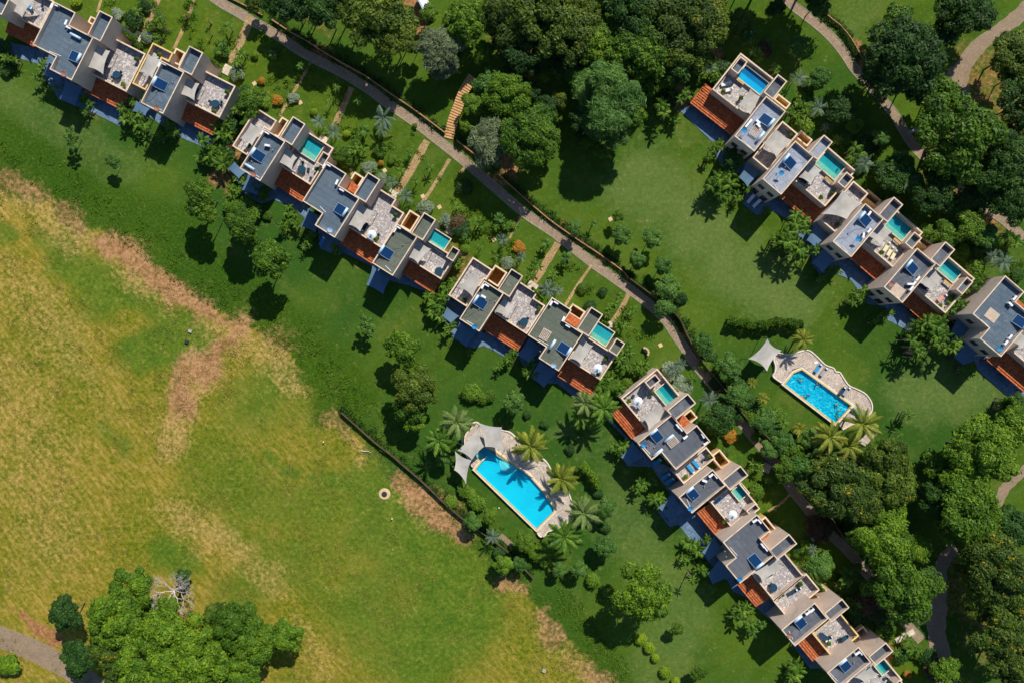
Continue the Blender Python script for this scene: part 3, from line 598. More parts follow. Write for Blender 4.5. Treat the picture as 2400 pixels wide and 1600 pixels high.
def small_tiles(root, reg, pts, th, z=3.2):
    poly, (u0, u1, v0, v1) = rect_pts(reg, pts, z, th); sub = MB(); sub.prism([p for p in inset(poly, 0.03)], z-0.25, z-0.03)
    b = sub.build('balcony_roof', M['ochre'], root); nu = max(4, int((u1-u0)/0.34)); nv_ = max(4, int((v1-v0)/0.30)); mb = MB()
    for i in range(nu):
        for j in range(nv_):
            q = to_world((u0+(i+.5)*(u1-u0)/nu, v0+(j+.5)*(v1-v0)/nv_), th)
            mb.box((q.x, q.y, z+random.uniform(0, 0.03)), ((u1-u0)/nu*0.95, (v1-v0)/nv_*1.02, 0.06), th, 0, 0.12)
    stuff(mb.build('clay_tile', M['tile'], b))
def pool(root, reg, pts, th, z=3.95, led=0.33, side='sw', mat='basin_teal', lm='ledge'):
    poly, (u0, u1, v0, v1) = rect_pts(reg, pts, z, th)
    mb = MB(); ring(mb, poly, inset(poly, 0.16), z-0.5, z, z-0.45); pr = mb.build('plunge_pool', M['coping'], root)
    mb = MB(); ii = inset(poly, 0.14); mb.add([(*p, z-0.42) for p in ii], [(0,1,2,3)]); mb.build('basin', M[mat], pr)
    if led:
        vv = v0+(v1-v0)*led; q = [to_world(w, th) for w in ((u0+.16,v0+.16),(u1-.16,v0+.16),(u1-.16,vv),(u0+.16,vv))]
        mb = MB(); mb.prism(q, z-0.40, z-0.15); mb.build('ledge', M[lm], pr)
    mb = MB(); mb.add([(*p, z-0.07) for p in ii], [(0,1,2,3)]); mb.build('water', M['water_teal'], pr)
ZR, ZF, ZT, ZP = 7.9, 7.08, 3.4, 4.5
SITES = []        # (px, py, phrase) for the labels of what stands on roofs and terraces
def roofblk(root, reg, pts, th, floor='roof_blue', rect=False, zt=ZR, zf=None, win=True, name='roof'):
    poly = rect_pts(reg, pts, zt, th)[0] if len(pts) <= 3 else ortho_pts(reg, pts, zt, th)
    area = sum(poly[i].x*poly[(i+1) % len(poly)].y-poly[(i+1) % len(poly)].x*poly[i].y for i in range(len(poly)))
    if area < 0: poly = poly[::-1]
    block(root, poly, (zt-0.8 if zf is None else zf), zt, 'plaster', floor)
    if win:
        windows(root, poly, th); zf_ = (zt-0.8 if zf is None else zf); q = inset(poly, 0.5); m = MB(); c0 = q[0]; c1 = q[2]; pts = []
        for k in range(9):
            p_ = c0.lerp(c1, k/8); pts.append((p_.x+random.uniform(-.35,.35), p_.y+random.uniform(-.35,.35), zf_+0.02))
        m.tube(pts, [0.022]*9, 4); m.build('cable', M['dark_metal'], root)
        e = (q[1]-q[0]).normalized(); m = MB(); a_ = q[1]-e*0.3; m.tube([(a_.x, a_.y, zf_+.06), (a_.x-e.x*random.uniform(1,2.5), a_.y-e.y*2, zf_+.06)], [.05,.05], 6); m.build('pipe', M['white'], root)
        for k in range(2):
            a_ = q[0].lerp(q[2], random.uniform(.2,.8)) + e*random.uniform(-1,1); m = MB(); m.cyl((a_.x, a_.y, zf_), (a_.x, a_.y, zf_+.35), .09, n=8); m.build('vent', M['concrete'], root)
def terrace(root, reg, pts, th, wall='plaster', cop='coping', zt=ZP, floor='terrace_stone', t=0.2):
    poly = rect_pts(reg, pts, zt, th)[0] if len(pts) <= 5 else ortho_pts(reg, pts, zt, th)
    block(root, poly, ZT, zt, wall, floor, t, cop, 'terrace_floor')
def court(root, reg, pts, th, zt=2.7):
    poly = rect_pts(reg, pts, zt, th)[0]; block(root, poly, 0.06, zt, 'yellow', 'court_soil', 0.22, 'coping', 'court_floor')
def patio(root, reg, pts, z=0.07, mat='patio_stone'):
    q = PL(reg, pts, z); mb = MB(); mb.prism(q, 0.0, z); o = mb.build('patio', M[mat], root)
def row(name, lab):
    o = empty('terraced_villas', (0,0,0)); o['label'] = lab; o['category'] = 'building'; o['group'] = 'rows of terraced holiday villas'; return o
T1_, T2_, T3_, T4_, T5_ = R(-26.8), R(-32.3), R(-32.9), R(-50.5), R(-39.8)
# --- row one, top left
r1 = row(1, 'terraced villas with blue-grey flat roofs filling the upper left corner')
roofblk(r1, 'a', [(492,10),(690,122),(640,232),(850,345),(665,745),(458,633),(518,520),(312,418)], T1_)
roofblk(r1, 'a', [(-120,-60),(84,2),(0,130)], T1_, win=False, zt=ZR)
terrace(r1, 'a', [(60,92),(372,264),(490,10)], T1_)
terrace(r1, 'a', [(820,655),(1163,845),(1325,490)], T1_)
terrace(r1, 'a', [(1395,395),(1592,484),(1555,570),(1478,535),(1345,832),(1222,772)], T1_, cop='yellow')
terrace(r1, 'a', [(1660,890),(2018,1082),(2150,785)], T1_)
roofblk(r1, 'a', [(908,92),(1028,158),(928,390),(815,322)], T1_, win=False)
roofblk(r1, 'a', [(1482,558),(1685,662),(1503,1052),(1300,945)], T1_)
roofblk(r1, 'a', [(1738,418),(1860,488),(1763,700),(1645,625)], T1_, win=False)
court(r1, 'a', [(835,150),(870,240)], T1_)
court(r1, 'a', [(1560,560),(1655,462),(1700,500)], T1_)
small_tiles(r1, 'a', [(728,182),(832,222),(690,248),(806,304)], T1_)
tiles(r1, 'a', [(130,120),(372,265),(305,425),(105,310)], T1_)
tiles(r1, 'a', [(830,668),(1188,858),(1118,1000),(797,846)], T1_)
tiles(r1, 'a', [(1672,908),(2010,1088),(1950,1238),(1640,1072)], T1_)
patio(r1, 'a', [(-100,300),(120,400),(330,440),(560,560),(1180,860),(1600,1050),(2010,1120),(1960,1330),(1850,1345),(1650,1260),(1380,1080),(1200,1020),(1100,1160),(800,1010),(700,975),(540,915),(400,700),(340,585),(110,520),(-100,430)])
# --- row two, upper middle
r2 = row(2, 'terraced villas in the upper middle, two plunge pools along their garden side')
terrace(r2, 'b', [(388,200),(578,324),(530,420),(464,390),(312,645),(185,563)], T2_, cop='coping')
roofblk(r2, 'b', [(470,400),(658,515),(432,885),(248,762)], T2_)
roofblk(r2, 'b', [(733,283),(840,358),(725,555),(612,480)], T2_, win=False)
court(r2, 'b', [(632,290),(692,330),(580,470)], T2_)
terrace(r2, 'b', [(618,738),(892,915),(1040,665),(1030,530)], T2_)
pool(r2, 'b', [(1005,545),(940,690),(760,600)], T2_)
roofblk(r2, 'b', [(1012,605),(1075,655),(1000,745),(948,705)], T2_, floor='roof_grey', win=False, zt=5.6)
tiles(r2, 'b', [(622,748),(888,925),(820,1058),(545,900)], T2_)
roofblk(r2, 'b', [(1048,702),(1220,815),(1157,920),(1342,1045),(1115,1398),(932,1285),(1000,1182),(822,1058)], T2_)
small_tiles(r2, 'b', [(1240,868),(1330,945),(1175,915),(1300,1000)], T2_)
court(r2, 'b', [(1300,797),(1385,850),(1255,900)], T2_)
roofblk(r2, 'b', [(1420,797),(1530,870),(1395,1088),(1300,998)], T2_, win=False)
terrace(r2, 'b', [(1465,905),(1675,1050),(1650,1105),(1765,1185),(1533,1492),(1240,1297)], T2_)
court(r2, 'b', [(1805,1147),(1900,1205),(1780,1330)], T2_)
tiles(r2, 'b', [(1250,1308),(1535,1505),(1455,1635),(1172,1440)], T2_)
roofblk(r2, 'b', [(1688,1268),(1868,1392),(1650,1757),(1464,1629)], T2_, floor='roof_green')
roofblk(r2, 'b', [(1935,1163),(2045,1238),(1920,1428),(1825,1355)], T2_, floor='roof_green', win=False)
terrace(r2, 'z', [(953,602),(1033,654.5),(1066,603)], T2_)
pool(r2, 'b', [(2190,1410),(2100,1540),(1935,1440)], T2_)
roofblk(r2, 'c', [(242,300),(310,347),(235,440),(180,400)], T2_, floor='roof_green', win=False, zt=5.6)
tiles(r2, 'z', [(954,604),(1034,656),(1016,684),(938,638)], T2_)
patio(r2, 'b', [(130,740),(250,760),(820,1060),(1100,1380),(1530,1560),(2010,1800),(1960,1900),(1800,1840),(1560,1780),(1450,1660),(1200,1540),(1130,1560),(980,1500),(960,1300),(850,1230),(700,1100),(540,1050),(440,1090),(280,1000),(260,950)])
# --- row three, centre
r3 = row(3, 'terraced villas at the centre with green-grey flat roofs and one pool')
terrace(r3, 'c', [(422,402),(602,518),(548,612),(525,600),(365,860),(205,750)], T3_)
roofblk(r3, 'c', [(530,618),(706,738),(482,1085),(302,968)], T3_, floor='roof_green')
court(r3, 'c', [(630,474),(740,545),(600,640)], T3_)
roofblk(r3, 'c', [(775,505),(885,578),(757,770),(662,702)], T3_, floor='roof_green', win=False)
terrace(r3, 'c', [(835,612),(1014,734),(985,780),(1088,848),(920,1112),(610,905)], T3_, cop='coping')
tiles(r3, 'c', [(605,925),(920,1125),(845,1240),(522,1062)], T3_)
roofblk(r3, 'c', [(1152,775),(1334,885),(1265,985),(1435,1108),(1210,1447),(1030,1325),(1098,1232),(932,1112)], T3_, floor='roof_green')
small_tiles(r3, 'c', [(1335,930),(1425,995),(1272,985),(1385,1055)], T3_)
court(r3, 'c', [(1340,830),(1460,905),(1330,930)], T3_)
roofblk(r3, 'c', [(1515,862),(1622,932),(1482,1135),(1385,1055)], T3_, floor='roof_green', win=False)
terrace(r3, 'c', [(1300,1335),(1592,1527),(1742,1303)], T3_)
pool(r3, 'c', [(1735,1092),(1640,1225),(1480,1120)], T3_)
roofblk(r3, 'c', [(1745,1140),(1822,1200),(1745,1308),(1675,1260)], T3_, floor='roof_green', win=False, zt=5.6)
tiles(r3, 'z', [(1327,846),(1407,893),(1381,919),(1307,880)], T3_)
patio(r3, 'c', [(160,760),(360,860),(500,1090),(620,1100),(930,1130),(1100,1240),(1220,1450),(1590,1580),(1510,1720),(1380,1700),(1200,1560),(1080,1560),(950,1500),(840,1310),(780,1250),(715,1320),(620,1260),(520,1215),(440,1240),(365,1225),(240,1140),(150,960)])
# --- row four, lower right
r4 = row(4, 'long row of terraced villas descending to the bottom right edge')
terrace(r4, 'd', [(415,520),(989,541)], T4_)
roofblk(r4, 'd', [(722,308),(785,350),(688,425),(625,375)], T4_, win=False, zt=5.8, floor='roof_grey')
pool(r4, 'd', [(716,458),(950,512)], T4_)
roofblk(r4, 'd', [(1030,488),(1115,572),(905,710),(830,625)], T4_, win=False, floor='roof_grey')
small_tiles(r4, 'd', [(985,678),(1058,755),(1012,815),(925,722)], T4_)
court(r4, 'd', [(1055,620),(1116,697),(1000,700)], T4_)
roofblk(r4, 'd', [(885,670),(1015,840),(1110,770),(1240,920),(915,1172),(785,1012),(692,1088),(568,925)], T4_, floor='roof_grey')
tiles(r4, 'd', [(350,690),(655,828),(440,560)], T4_)
terrace(r4, 'd', [(1195,965),(990,1305)], T4_)
roofblk(r4, 'd', [(1262,1178),(1382,1330),(1055,1565),(940,1420)], T4_, floor='roof_grey')
roofblk(r4, 'd', [(1510,1145),(1590,1228),(1408,1362),(1345,1270)], T4_, floor='roof_grey', win=False)
court(r4, 'd', [(1310,995),(1420,1110),(1270,1090)], T4_)
terrace(r4, 'e', [(232,90),(393,290),(612,112)], T4_)
pool(r4, 'd', [(1420,1375),(1600,1390)], T4_)
roofblk(r4, 'e', [(597,105),(635,145),(552,200),(518,158)], T4_, floor='roof_grey', win=False, zt=5.6)
tiles(r4, 'e', [(122,180),(195,128),(380,298),(265,352)], T4_)
roofblk(r4, 'e', [(610,197),(722,325),(638,383),(748,533),(462,748),(352,605),(432,548),(328,408)], T4_, floor='roof_grey')
roofblk(r4, 'e', [(868,355),(942,432),(768,555),(708,478)], T4_, floor='roof_grey', win=False)
small_tiles(r4, 'e', [(690,357),(748,410),(712,466),(648,392)], T4_)
court(r4, 'e', [(668,212),(770,320),(700,330)], T4_)
terrace(r4, 'e', [(588,685),(735,882),(990,695)], T4_)
terrace(r4, 'e', [(750,885),(835,1010),(1120,805)], T4_)
tiles(r4, 'e', [(458,762),(560,692),(695,868),(590,932)], T4_)
roofblk(r4, 'e', [(1085,920),(1195,1050),(905,1260),(805,1118)], T4_, floor='roof_grey')
roofblk(r4, 'e', [(1305,885),(1370,960),(1205,1060),(1155,990)], T4_, floor='roof_grey', win=False)
court(r4, 'e', [(1090,722),(1190,830),(1090,850)], T4_)
terrace(r4, 'e', [(1062,1158),(1210,1345),(1440,1180)], T4_, cop='yellow')
tiles(r4, 'e', [(945,1245),(1050,1165),(1200,1335),(1070,1395)], T4_)
court(r4, 'w', [(770,725),(890,880),(700,880)], T4_)
roofblk(r4, 'e', [(1440,1275),(1545,1405),(1290,1590),(1165,1485)], T4_, floor='roof_grey')
roofblk(r4, 'e', [(1660,1240),(1725,1310),(1575,1420),(1515,1350)], T4_, floor='roof_grey', win=False)
terrace(r4, 'e', [(1300,1590),(1480,1800),(1760,1500)], T4_)
pool(r4, 'w', [(930,1320),(1190,1360)], T4_)
roofblk(r4, 'w', [(1310,1520),(1370,1580),(1290,1640),(1230,1580)], T4_, floor='roof_grey', win=False, zt=5.6)
patio(r4, 'd', [(300,690),(500,900),(640,1050),(900,1170),(960,1450),(1160,1560),(1500,2060),(1800,2400),(2300,3000),(2150,3000),(1880,2640),(1700,2480),(1560,2350),(1440,2290),(1400,2200),(1180,1990),(1060,1830),(940,1680),(860,1700),(750,1560),(870,1390),(760,1250),(700,1150),(480,1140),(415,1060),(470,900),(262,700)])
# --- row five, right
r5 = row(5, 'terraced villas in the upper right with teal plunge pools facing the trees')
T5a = R(-38.0); T5b = R(-40.5)
terrace(r5, 'f', [(468,430),(1000,435),(835,180)], T5a)
roofblk(r5, 'f', [(735,130),(790,180),(700,295),(640,230)], T5a, win=False, zt=5.8)
pool(r5, 'f', [(755,225),(1000,372),(895,478),(700,305)], T5a, mat='basin_blue', lm='ledge_blue', led=0.45)
roofblk(r5, 'f', [(1078,290),(1155,365),(1020,520),(940,455)], T5a, win=False, floor='roof_grey')
court(r5, 'f', [(1075,470),(1186,565),(1140,608)], T5a)
roofblk(r5, 'f', [(970,498),(1148,635),(845,1003),(672,850)], T5a, floor='roof_pale')
tiles(r5, 'f', [(462,435),(790,700),(655,850),(295,520)], T5a)
terrace(r5, 'f', [(835,1055),(968,1165),(1255,840)], T5_)
court(r5, 'f', [(1285,808),(1385,900),(1330,950)], T5_)
roofblk(r5, 'f', [(1235,898),(1395,1052),(1097,1402),(935,1250)], T5b, floor='roof_pale')
roofblk(r5, 'f', [(1498,850),(1575,918),(1425,1085),(1360,1000)], T5b, floor='roof_pale', win=False)
terrace(r5, 'f', [(1255,1275),(1500,1502),(1745,1225),(1690,1095),(1210,1235)], T5b)
pool(r5, 'f', [(1415,1105),(1668,1110),(1590,1270)], T5b)
roofblk(r5, 'f', [(1700,1190),(1768,1240),(1690,1338),(1620,1288)], T5b, win=False, zt=5.6)
tiles(r5, 'g', [(250,105),(512,332),(425,432),(112,240)], T5b)
terrace(r5, 'g', [(785,95),(612,562),(918,215)], T5b)
court(r5, 'g', [(915,180),(1040,275),(985,330)], T5b)
roofblk(r5, 'g', [(895,300),(1062,445),(762,798),(597,650)], T5b, floor='roof_pale')
roofblk(r5, 'g', [(1158,243),(1240,315),(1095,480),(1020,400)], T5b, win=False, floor='roof_grey')
terrace(r5, 'g', [(885,655),(1148,890),(1400,590),(1330,490),(840,615)], T5b)
pool(r5, 'g', [(1062,512),(1310,510),(1235,650)], T5b)
roofblk(r5, 'g', [(1350,570),(1420,620),(1325,715),(1250,665)], T5b, win=False, zt=5.6)
tiles(r5, 'g', [(885,665),(1148,893),(1005,1010),(768,790)], T5b)
roofblk(r5, 'g', [(1375,715),(1547,862),(1228,1212),(1062,1065)], T5b, floor='roof_grey')
roofblk(r5, 'g', [(1640,660),(1718,728),(1575,890),(1490,800)], T5b, win=False, floor='roof_grey')
court(r5, 'g', [(1400,580),(1505,690),(1440,700)], T5b)
terrace(r5, 'g', [(1358,1072),(1620,1303),(1885,1010),(1785,895),(1312,1032)], T5b)
pool(r5, 'g', [(1550,905),(1765,905),(1700,1040)], T5b)
roofblk(r5, 'g', [(1835,985),(1890,1025),(1785,1130),(1720,1090)], T5b, win=False, zt=5.6)
tiles(r5, 'g', [(1362,1090),(1610,1310),(1470,1398),(1237,1212)], T5b)
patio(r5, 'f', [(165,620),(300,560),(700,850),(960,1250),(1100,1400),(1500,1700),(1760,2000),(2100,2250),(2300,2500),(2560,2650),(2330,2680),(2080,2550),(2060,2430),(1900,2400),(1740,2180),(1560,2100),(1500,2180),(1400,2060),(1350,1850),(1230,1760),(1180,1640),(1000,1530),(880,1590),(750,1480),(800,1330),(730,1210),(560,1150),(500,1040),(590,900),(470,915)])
# --- row six, right edge
r6 = row(6, 'terraced villas cut off by the right edge with patched blue roof')
roofblk(r6, 'v', [(1010,190),(1180,330),(1100,420),(1290,590),(935,905),(775,755),(850,665),(700,520)], R(-40.5))
tiles(r6, 'v', [(1010,870),(1300,1120),(1190,1250),(860,930)], R(-40.5))
terrace(r6, 'v', [(1070,870),(1320,1090),(1500,900)], R(-40.5))
small_tiles(r6, 'v', [(1110,395),(1200,470),(1080,430),(1190,520)], R(-40.5))
patio(r6, 'v', [(500,700),(560,560),(700,520),(930,900),(1300,1200),(1290,1400),(1050,1270),(1020,1280),(870,1150),(760,1050),(720,960),(620,1000),(530,930)])
# ---------------------------------------------------------------- shade sails
def sail(reg, pts, zs, zone, desc='pale grey tensioned shade sail', zfloor=ZT, poles=(), bow=0.16, px_=None, holes=False, key=None):
    c = [PR(reg, x, y, z) for (x, y), z in zip(pts, zs)]
    n = 12; ctr = sum(c, Vector())/4; gm = empty('shade_sail', (ctr.x, ctr.y, zfloor)); mb = MB()
    vs = []
    def edge(a, b, t): return a.lerp(b, t) + (ctr-(a+b)/2)*(4*t*(1-t)*bow)
    for i in range(n+1):
        for j in range(n+1):
            s, t = i/n, j/n
            e0 = edge(c[0], c[1], s); e1 = edge(c[3], c[2], s); f0 = edge(c[0], c[3], t); f1 = edge(c[1], c[2], t)
            bl = (c[0]*(1-s)+c[1]*s)*(1-t) + (c[3]*(1-s)+c[2]*s)*t
            vs.append((e0*(1-t)+e1*t + f0*(1-s)+f1*s - bl) - gm.location)
    fs = [(i*(n+1)+j, (i+1)*(n+1)+j, (i+1)*(n+1)+j+1, i*(n+1)+j+1) for i in range(n) for j in range(n)]
    b = len(vs); v2 = [Vector(v)-Vector((0,0,0.025)) for v in vs]; mb.add(vs+v2, fs+[tuple(b+k for k in f[::-1]) for f in fs])
    mb.build('canopy', M['sail_shadowed' if zfloor == 0.0 else 'sail'], gm, True)
    for k in poles:
        q = c[k]-gm.location; d = (q-Vector((0,0,q.z))).normalized()*0.15; m2 = MB()
        m2.cyl((q.x+d.x, q.y+d.y, 0), (q.x+d.x, q.y+d.y, q.z+0.1), 0.055, n=8); m2.build('pole', M['dark_metal'], gm)
    p0 = px(reg, *pts[0]); tag(gm, desc, 'shade sail', 'tensioned shade sails', zone, p0[0]); return gm
zt = lambda h=(2.9,2.3,2.9,2.3), b=ZT: [b+x for x in h]
TER = 'over a terrace of the '
sail('a', [(90,-60),(340,-20),(205,160),(60,90)], zt(), TER+'upper left villas', poles=(2,))
sail('a', [(870,372),(1012,470),(948,685),(762,615)], zt(), TER+'upper left villas', poles=(1,2))
sail('a', [(1360,492),(1490,550),(1400,722),(1282,662)], zt(), TER+'upper left villas', poles=(3,))
sail('a', [(1702,698),(1832,770),(1785,925),(1618,860)], zt(), TER+'upper left villas', poles=(1,2))
sail('b', [(345,345),(470,400),(355,555),(245,490)], zt(), TER+'upper middle villas', poles=(0,3))
sail('b', [(668,528),(770,668),(722,782),(570,700)], zt(), TER+'upper middle villas', poles=(1,2))
sail('b', [(1345,1062),(1480,1158),(1348,1345),(1212,1280)], zt(), TER+'upper middle villas', poles=(1,2))
sail('b', [(1875,1400),(2000,1505),(1880,1640),(1780,1580)], zt(), TER+'upper middle villas', poles=(1,2))
sail('c', [(398,545),(515,612),(422,770),(298,682)], zt(), TER+'central villas', poles=(0,3))
sail('c', [(710,752),(812,858),(740,962),(612,902)], zt(), TER+'central villas', poles=(1,2))
sail('c', [(1440,1128),(1530,1215),(1420,1392),(1302,1330)], zt(), TER+'central villas', poles=(1,2))
sail('d', [(758,560),(878,662),(668,818),(600,692)], zt(), TER+'lower right villas', poles=(0,3))
sail('e', [(755,548),(830,620),(648,742),(578,665)], zt(), TER+'lower right villas', poles=(1,2))
sail('w', [(870,1310),(1010,1440),(800,1570),(640,1480)], zt(), TER+'lower right villas', poles=(1,2))
sail('f', [(818,425),(952,510),(815,662),(705,570)], zt(), TER+'upper right villas', poles=(0,3))
sail('f', [(1045,792),(1208,900),(1060,1062),(928,922)], zt(), TER+'upper right villas', poles=(3,))
sail('f', [(1388,1078),(1475,1172),(1370,1308),(1262,1238)], zt(), TER+'upper right villas', poles=(1,2))
sail('g', [(685,178),(872,300),(725,450),(495,400)], zt(), TER+'upper right villas', poles=(3,))
sail('g', [(1050,468),(1132,570),(1030,692),(918,600)], zt(), TER+'upper right villas', poles=(1,2))
sail('g', [(1528,882),(1602,990),(1500,1112),(1388,1030)], zt(), TER+'upper right villas', poles=(1,2))
sail('v', [(1130,690),(1230,760),(1160,850),(1050,780)], zt(), 'over the terrace at the right edge', poles=(1,2))
GS = 'shadow-tinted shade sail low over a ground patio'; zg = [2.7,2.4,2.7,2.4]
for reg, pts, zn in [('a', [(600,735),(762,802),(690,978),(548,912)], 'upper left villas'), ('a', [(430,560),(590,650),(560,770),(405,690)], 'upper left villas'), ('a', [(1250,925),(1378,1000),(1335,1065),(1215,1020)], 'upper left villas'),
    ('b', [(190,700),(300,800),(235,860),(130,765)], 'upper middle villas'), ('b', [(320,810),(470,890),(400,1010),(262,960)], 'upper middle villas'), ('b', [(870,1130),(1000,1210),(940,1350),(800,1300)], 'upper middle villas'), ('z', [(873,622),(915,655),(898,690),(858,668)], 'upper middle villas'),
    ('c', [(185,860),(300,945),(225,1012),(140,950)], 'central villas'), ('c', [(300,1000),(468,1085),(362,1228),(242,1130)], 'central villas'), ('c', [(940,1140),(1090,1240),(930,1378),(835,1300)], 'central villas'), ('c', [(1040,1350),(1200,1450),(1080,1600),(935,1500)], 'central villas'),
    ('d', [(520,915),(640,1050),(470,1145),(412,1060)], 'lower right villas'), ('d', [(890,1400),(1010,1560),(850,1640),(752,1520)], 'lower right villas'), ('e', [(255,370),(340,480),(210,570),(155,500)], 'lower right villas'), ('e', [(310,540),(440,690),(240,760),(195,680)], 'lower right villas'),
    ('f', [(780,1090),(920,1190),(790,1325),(710,1240)], 'upper right villas'), ('g', [(440,470),(560,590),(430,712),(355,640)], 'upper right villas'), ('g', [(520,680),(640,800),(500,940),(400,850)], 'upper right villas'),
    ('v', [(560,560),(715,655),(595,765),(505,700)], 'right edge villas'), ('v', [(640,790),(770,880),(615,1000),(535,930)], 'right edge villas')]:
    sail(reg, pts, zg, 'of the '+zn, GS, 0.0, poles=(2, 3), bow=0.10)
# ---------------------------------------------------------------- the two big pools
def flat(poly): return [Vector(p[:2]) for p in poly]
def ccw(poly):
    a = sum(poly[i].x*poly[(i+1) % len(poly)].y-poly[(i+1) % len(poly)].x*poly[i].y for i in range(len(poly))); return poly if a > 0 else poly[::-1]
def roundc(poly, i, r, n=6):
    p, q, s = poly[i-1], poly[i], poly[(i+1) % len(poly)]; a = q+(p-q).normalized()*r; b = q+(s-q).normalized()*r
    arc = [a*(1-t)**2 + q*2*t*(1-t) + b*t*t for t in [k/n for k in range(n+1)]]; return poly[:i]+arc+poly[i+1:]
def bigpool(lab, poly, basin, h=0.55, deck=None, border=None, white=None, group='shared garden swimming pools'):
    root = empty('swimming_pool', (0,0,0)); root['label'] = lab; root['category'] = 'swimming pool'; root['group'] = group
    inner = ccw(flat(poly)); c1 = inset(inner, -0.26); c2 = inset(inner, -0.50)
    mb = MB(); mb.add([(*p, 0.04) for p in inset(inner, -0.02)], [tuple(range(len(inner)))]); b = mb.build('basin', M[basin], root)
    mb = MB(); n = len(inner); vs = [(*p, 0.0) for p in inner]+[(*p, h) for p in inner]; mb.add(vs, [((i+1) % n, i, n+i, n+(i+1) % n) for i in range(n)]); mb.build('basin_side', M[basin], root)
    mb = MB(); ring(mb, c1, inner, 0.0, h+0.07, h-0.15); mb.build('coping', M['pool_yellow'], root)
    mb = MB(); ring(mb, c2, c1, 0.0, h+0.05, 0.0); mb.build('outer_coping', M['pool_white'], root)
    mb = MB(); mb.add([(*p, h-0.05) for p in inner], [tuple(range(n))]); mb.build('water', M['water' if basin == 'basin_cyan' else 'water_ripple'], root)
    return root
M['pool_yellow'] = mottled('pool_coping_yellow', (0.52,0.36,0.10), (0.66,0.48,0.18), 1.5)
M['pool_white'] = mottled('pool_edge_cream', (0.62,0.52,0.42), (0.80,0.70,0.60), 1.5)
M['water_ripple'] = watermat('rippled_pool_water', (0.50,0.92,1.0), bump=1.0, sc=2.6)
ZW = 0.5
pa = PL('u', [(535,990),(640,862),(505,765),(680,618),(860,705)], ZW)+PL('h', [(1132,835),(1245,962),(1330,1085),(1378,1150),(1205,1322)], ZW)
pa = flat(pa); pa = roundc(pa, 8, 0.9)
A = bigpool('long bright cyan swimming pool with pale curved deck left of the lower villas', pa, 'basin_cyan')
m_ = MB(); m_.prism(flat(PL('u', [(640,862),(628,845),(715,762),(728,778)], ZW)), 0.04, ZW+0.08); m_.build('divider', M['pool_white'], A)
m_ = MB(); c_ = PR('u', 1100, 900, 0.3)
for k, rr in enumerate((2.0, 1.6, 1.2)):
    ar = [(c_.x+rr*math.cos(t), c_.y+0.25+rr*math.sin(t)) for t in np.linspace(PI*0.86, PI*1.83, 14)]; m_.prism(ar, 0.04, 0.12+0.11*k)
m_.build('pool_step', mottled('pale_pool_step', (0.20,0.68,0.80), (0.28,0.74,0.84), 2.0), A)
m_ = MB(); m_.prism(flat(PL('u', [(535,760),(600,690),(690,760),(640,840)], 0.4)), 0.04, 0.36); m_.build('shallow_shelf', mottled('pale_pool_shelf', (0.16,0.60,0.72), (0.22,0.66,0.76), 2.0), A)
def deck(lab, outer, innr, zd=0.5):
    o = flat([*outer]); i = flat([*innr]); d = empty('pool_deck'); d['label'] = lab; d['category'] = 'paved deck'; d['group'] = 'stone pool decks'
    mb = MB(); mb.prism(ccw(o+i), 0.0, zd); mb.build('paving', M['deck_stone'], d)
    pts = smooth_line([tuple(p) for p in o], 4); W3 = pts; lo = offset_line(W3, -0.11); hi = offset_line(W3, 0.11); n = len(W3); mb = MB(); vs = []
    for k in range(n): vs += [(*lo[k], 0), (*hi[k], 0), (*hi[k], zd+0.16), (*lo[k], zd+0.16)]
    fs = []
    for k in range(n-1):
        a = 4*k; b = a+4; fs += [(a+3, b+3, b, a), (a+1, b+1, b+2, a+2), (a+2, b+2, b+3, a+3)]
    mb.add(vs, fs); mb.build('border', M['pool_white'], d); return d
deck('curved crazy-paved deck wrapping the left swimming pool under shade sails', PL('h', [(590,700),(560,640),(548,480),(610,400),(618,358),(665,352),(720,395),(880,420),(960,440),(1020,495),(1060,565),(1110,650),(1210,672),(1275,692),(1325,755),(1365,850),(1400,930),(1480,962),(1518,1040),(1533,1110),(1533,1180),(1500,1260),(1440,1300),(1380,1330),(1310,1350),(1280,1390),(1240,1396),(1212,1362)], 0.5),
    PL('h', [(1212,1345),(1392,1155),(1345,1080),(1258,955),(1142,822),(865,675),(735,580),(640,640),(690,700),(632,770),(605,755)], 0.5))
pb = flat(PL('r', [(782,905),(868,800),(945,768),(1420,1113),(1270,1280)], ZW))
B = bigpool('angled blue swimming pool with swimmers on the right lawn', pb, 'basin_caustic')
m_ = MB(); c_ = PR('r', 905, 790, 0.2)
for k in range(3):
    q = [PR('r', 862+6*k+28, 808+9*k-30, 0.2), PR('r', 945+2*k, 768+9*k, 0.2)]
    m_.cyl((q[0].x, q[0].y, 0.32-0.08*k), (q[1].x, q[1].y, 0.32-0.08*k), 0.09, n=6)
m_.build('pool_step', plain('pool_step_blue', (0.02,0.3,0.45)), B)
deck('wavy-edged stone deck along the angled pool on the right lawn', PL('r', [(748,892),(668,832),(685,790),(690,725),(675,660),(715,605),(780,618),(850,620),(905,600),(1000,578),(1060,612),(1120,670),(1175,722),(1250,750),(1272,785),(1312,792),(1350,850),(1400,918),(1480,955),(1560,1000),(1612,1070),(1625,1130),(1605,1190),(1500,1270),(1420,1300),(1340,1345)], 0.5),
    PL('r', [(1312,1308),(1452,1110),(955,738),(855,765),(757,898)], 0.5))
m_ = MB(); m_.prism(ccw(flat(PL('r', [(1490,1465),(1560,1505),(1690,1370),(1640,1320)], 0.3))), 0, 0.3); o = m_.build('stone_platform', M['deck_stone']); o['label'] = 'rectangular stone platform under the tall palm beside the angled pool'; o['category'] = 'platform'
PS = 'over the left swimming pool deck'
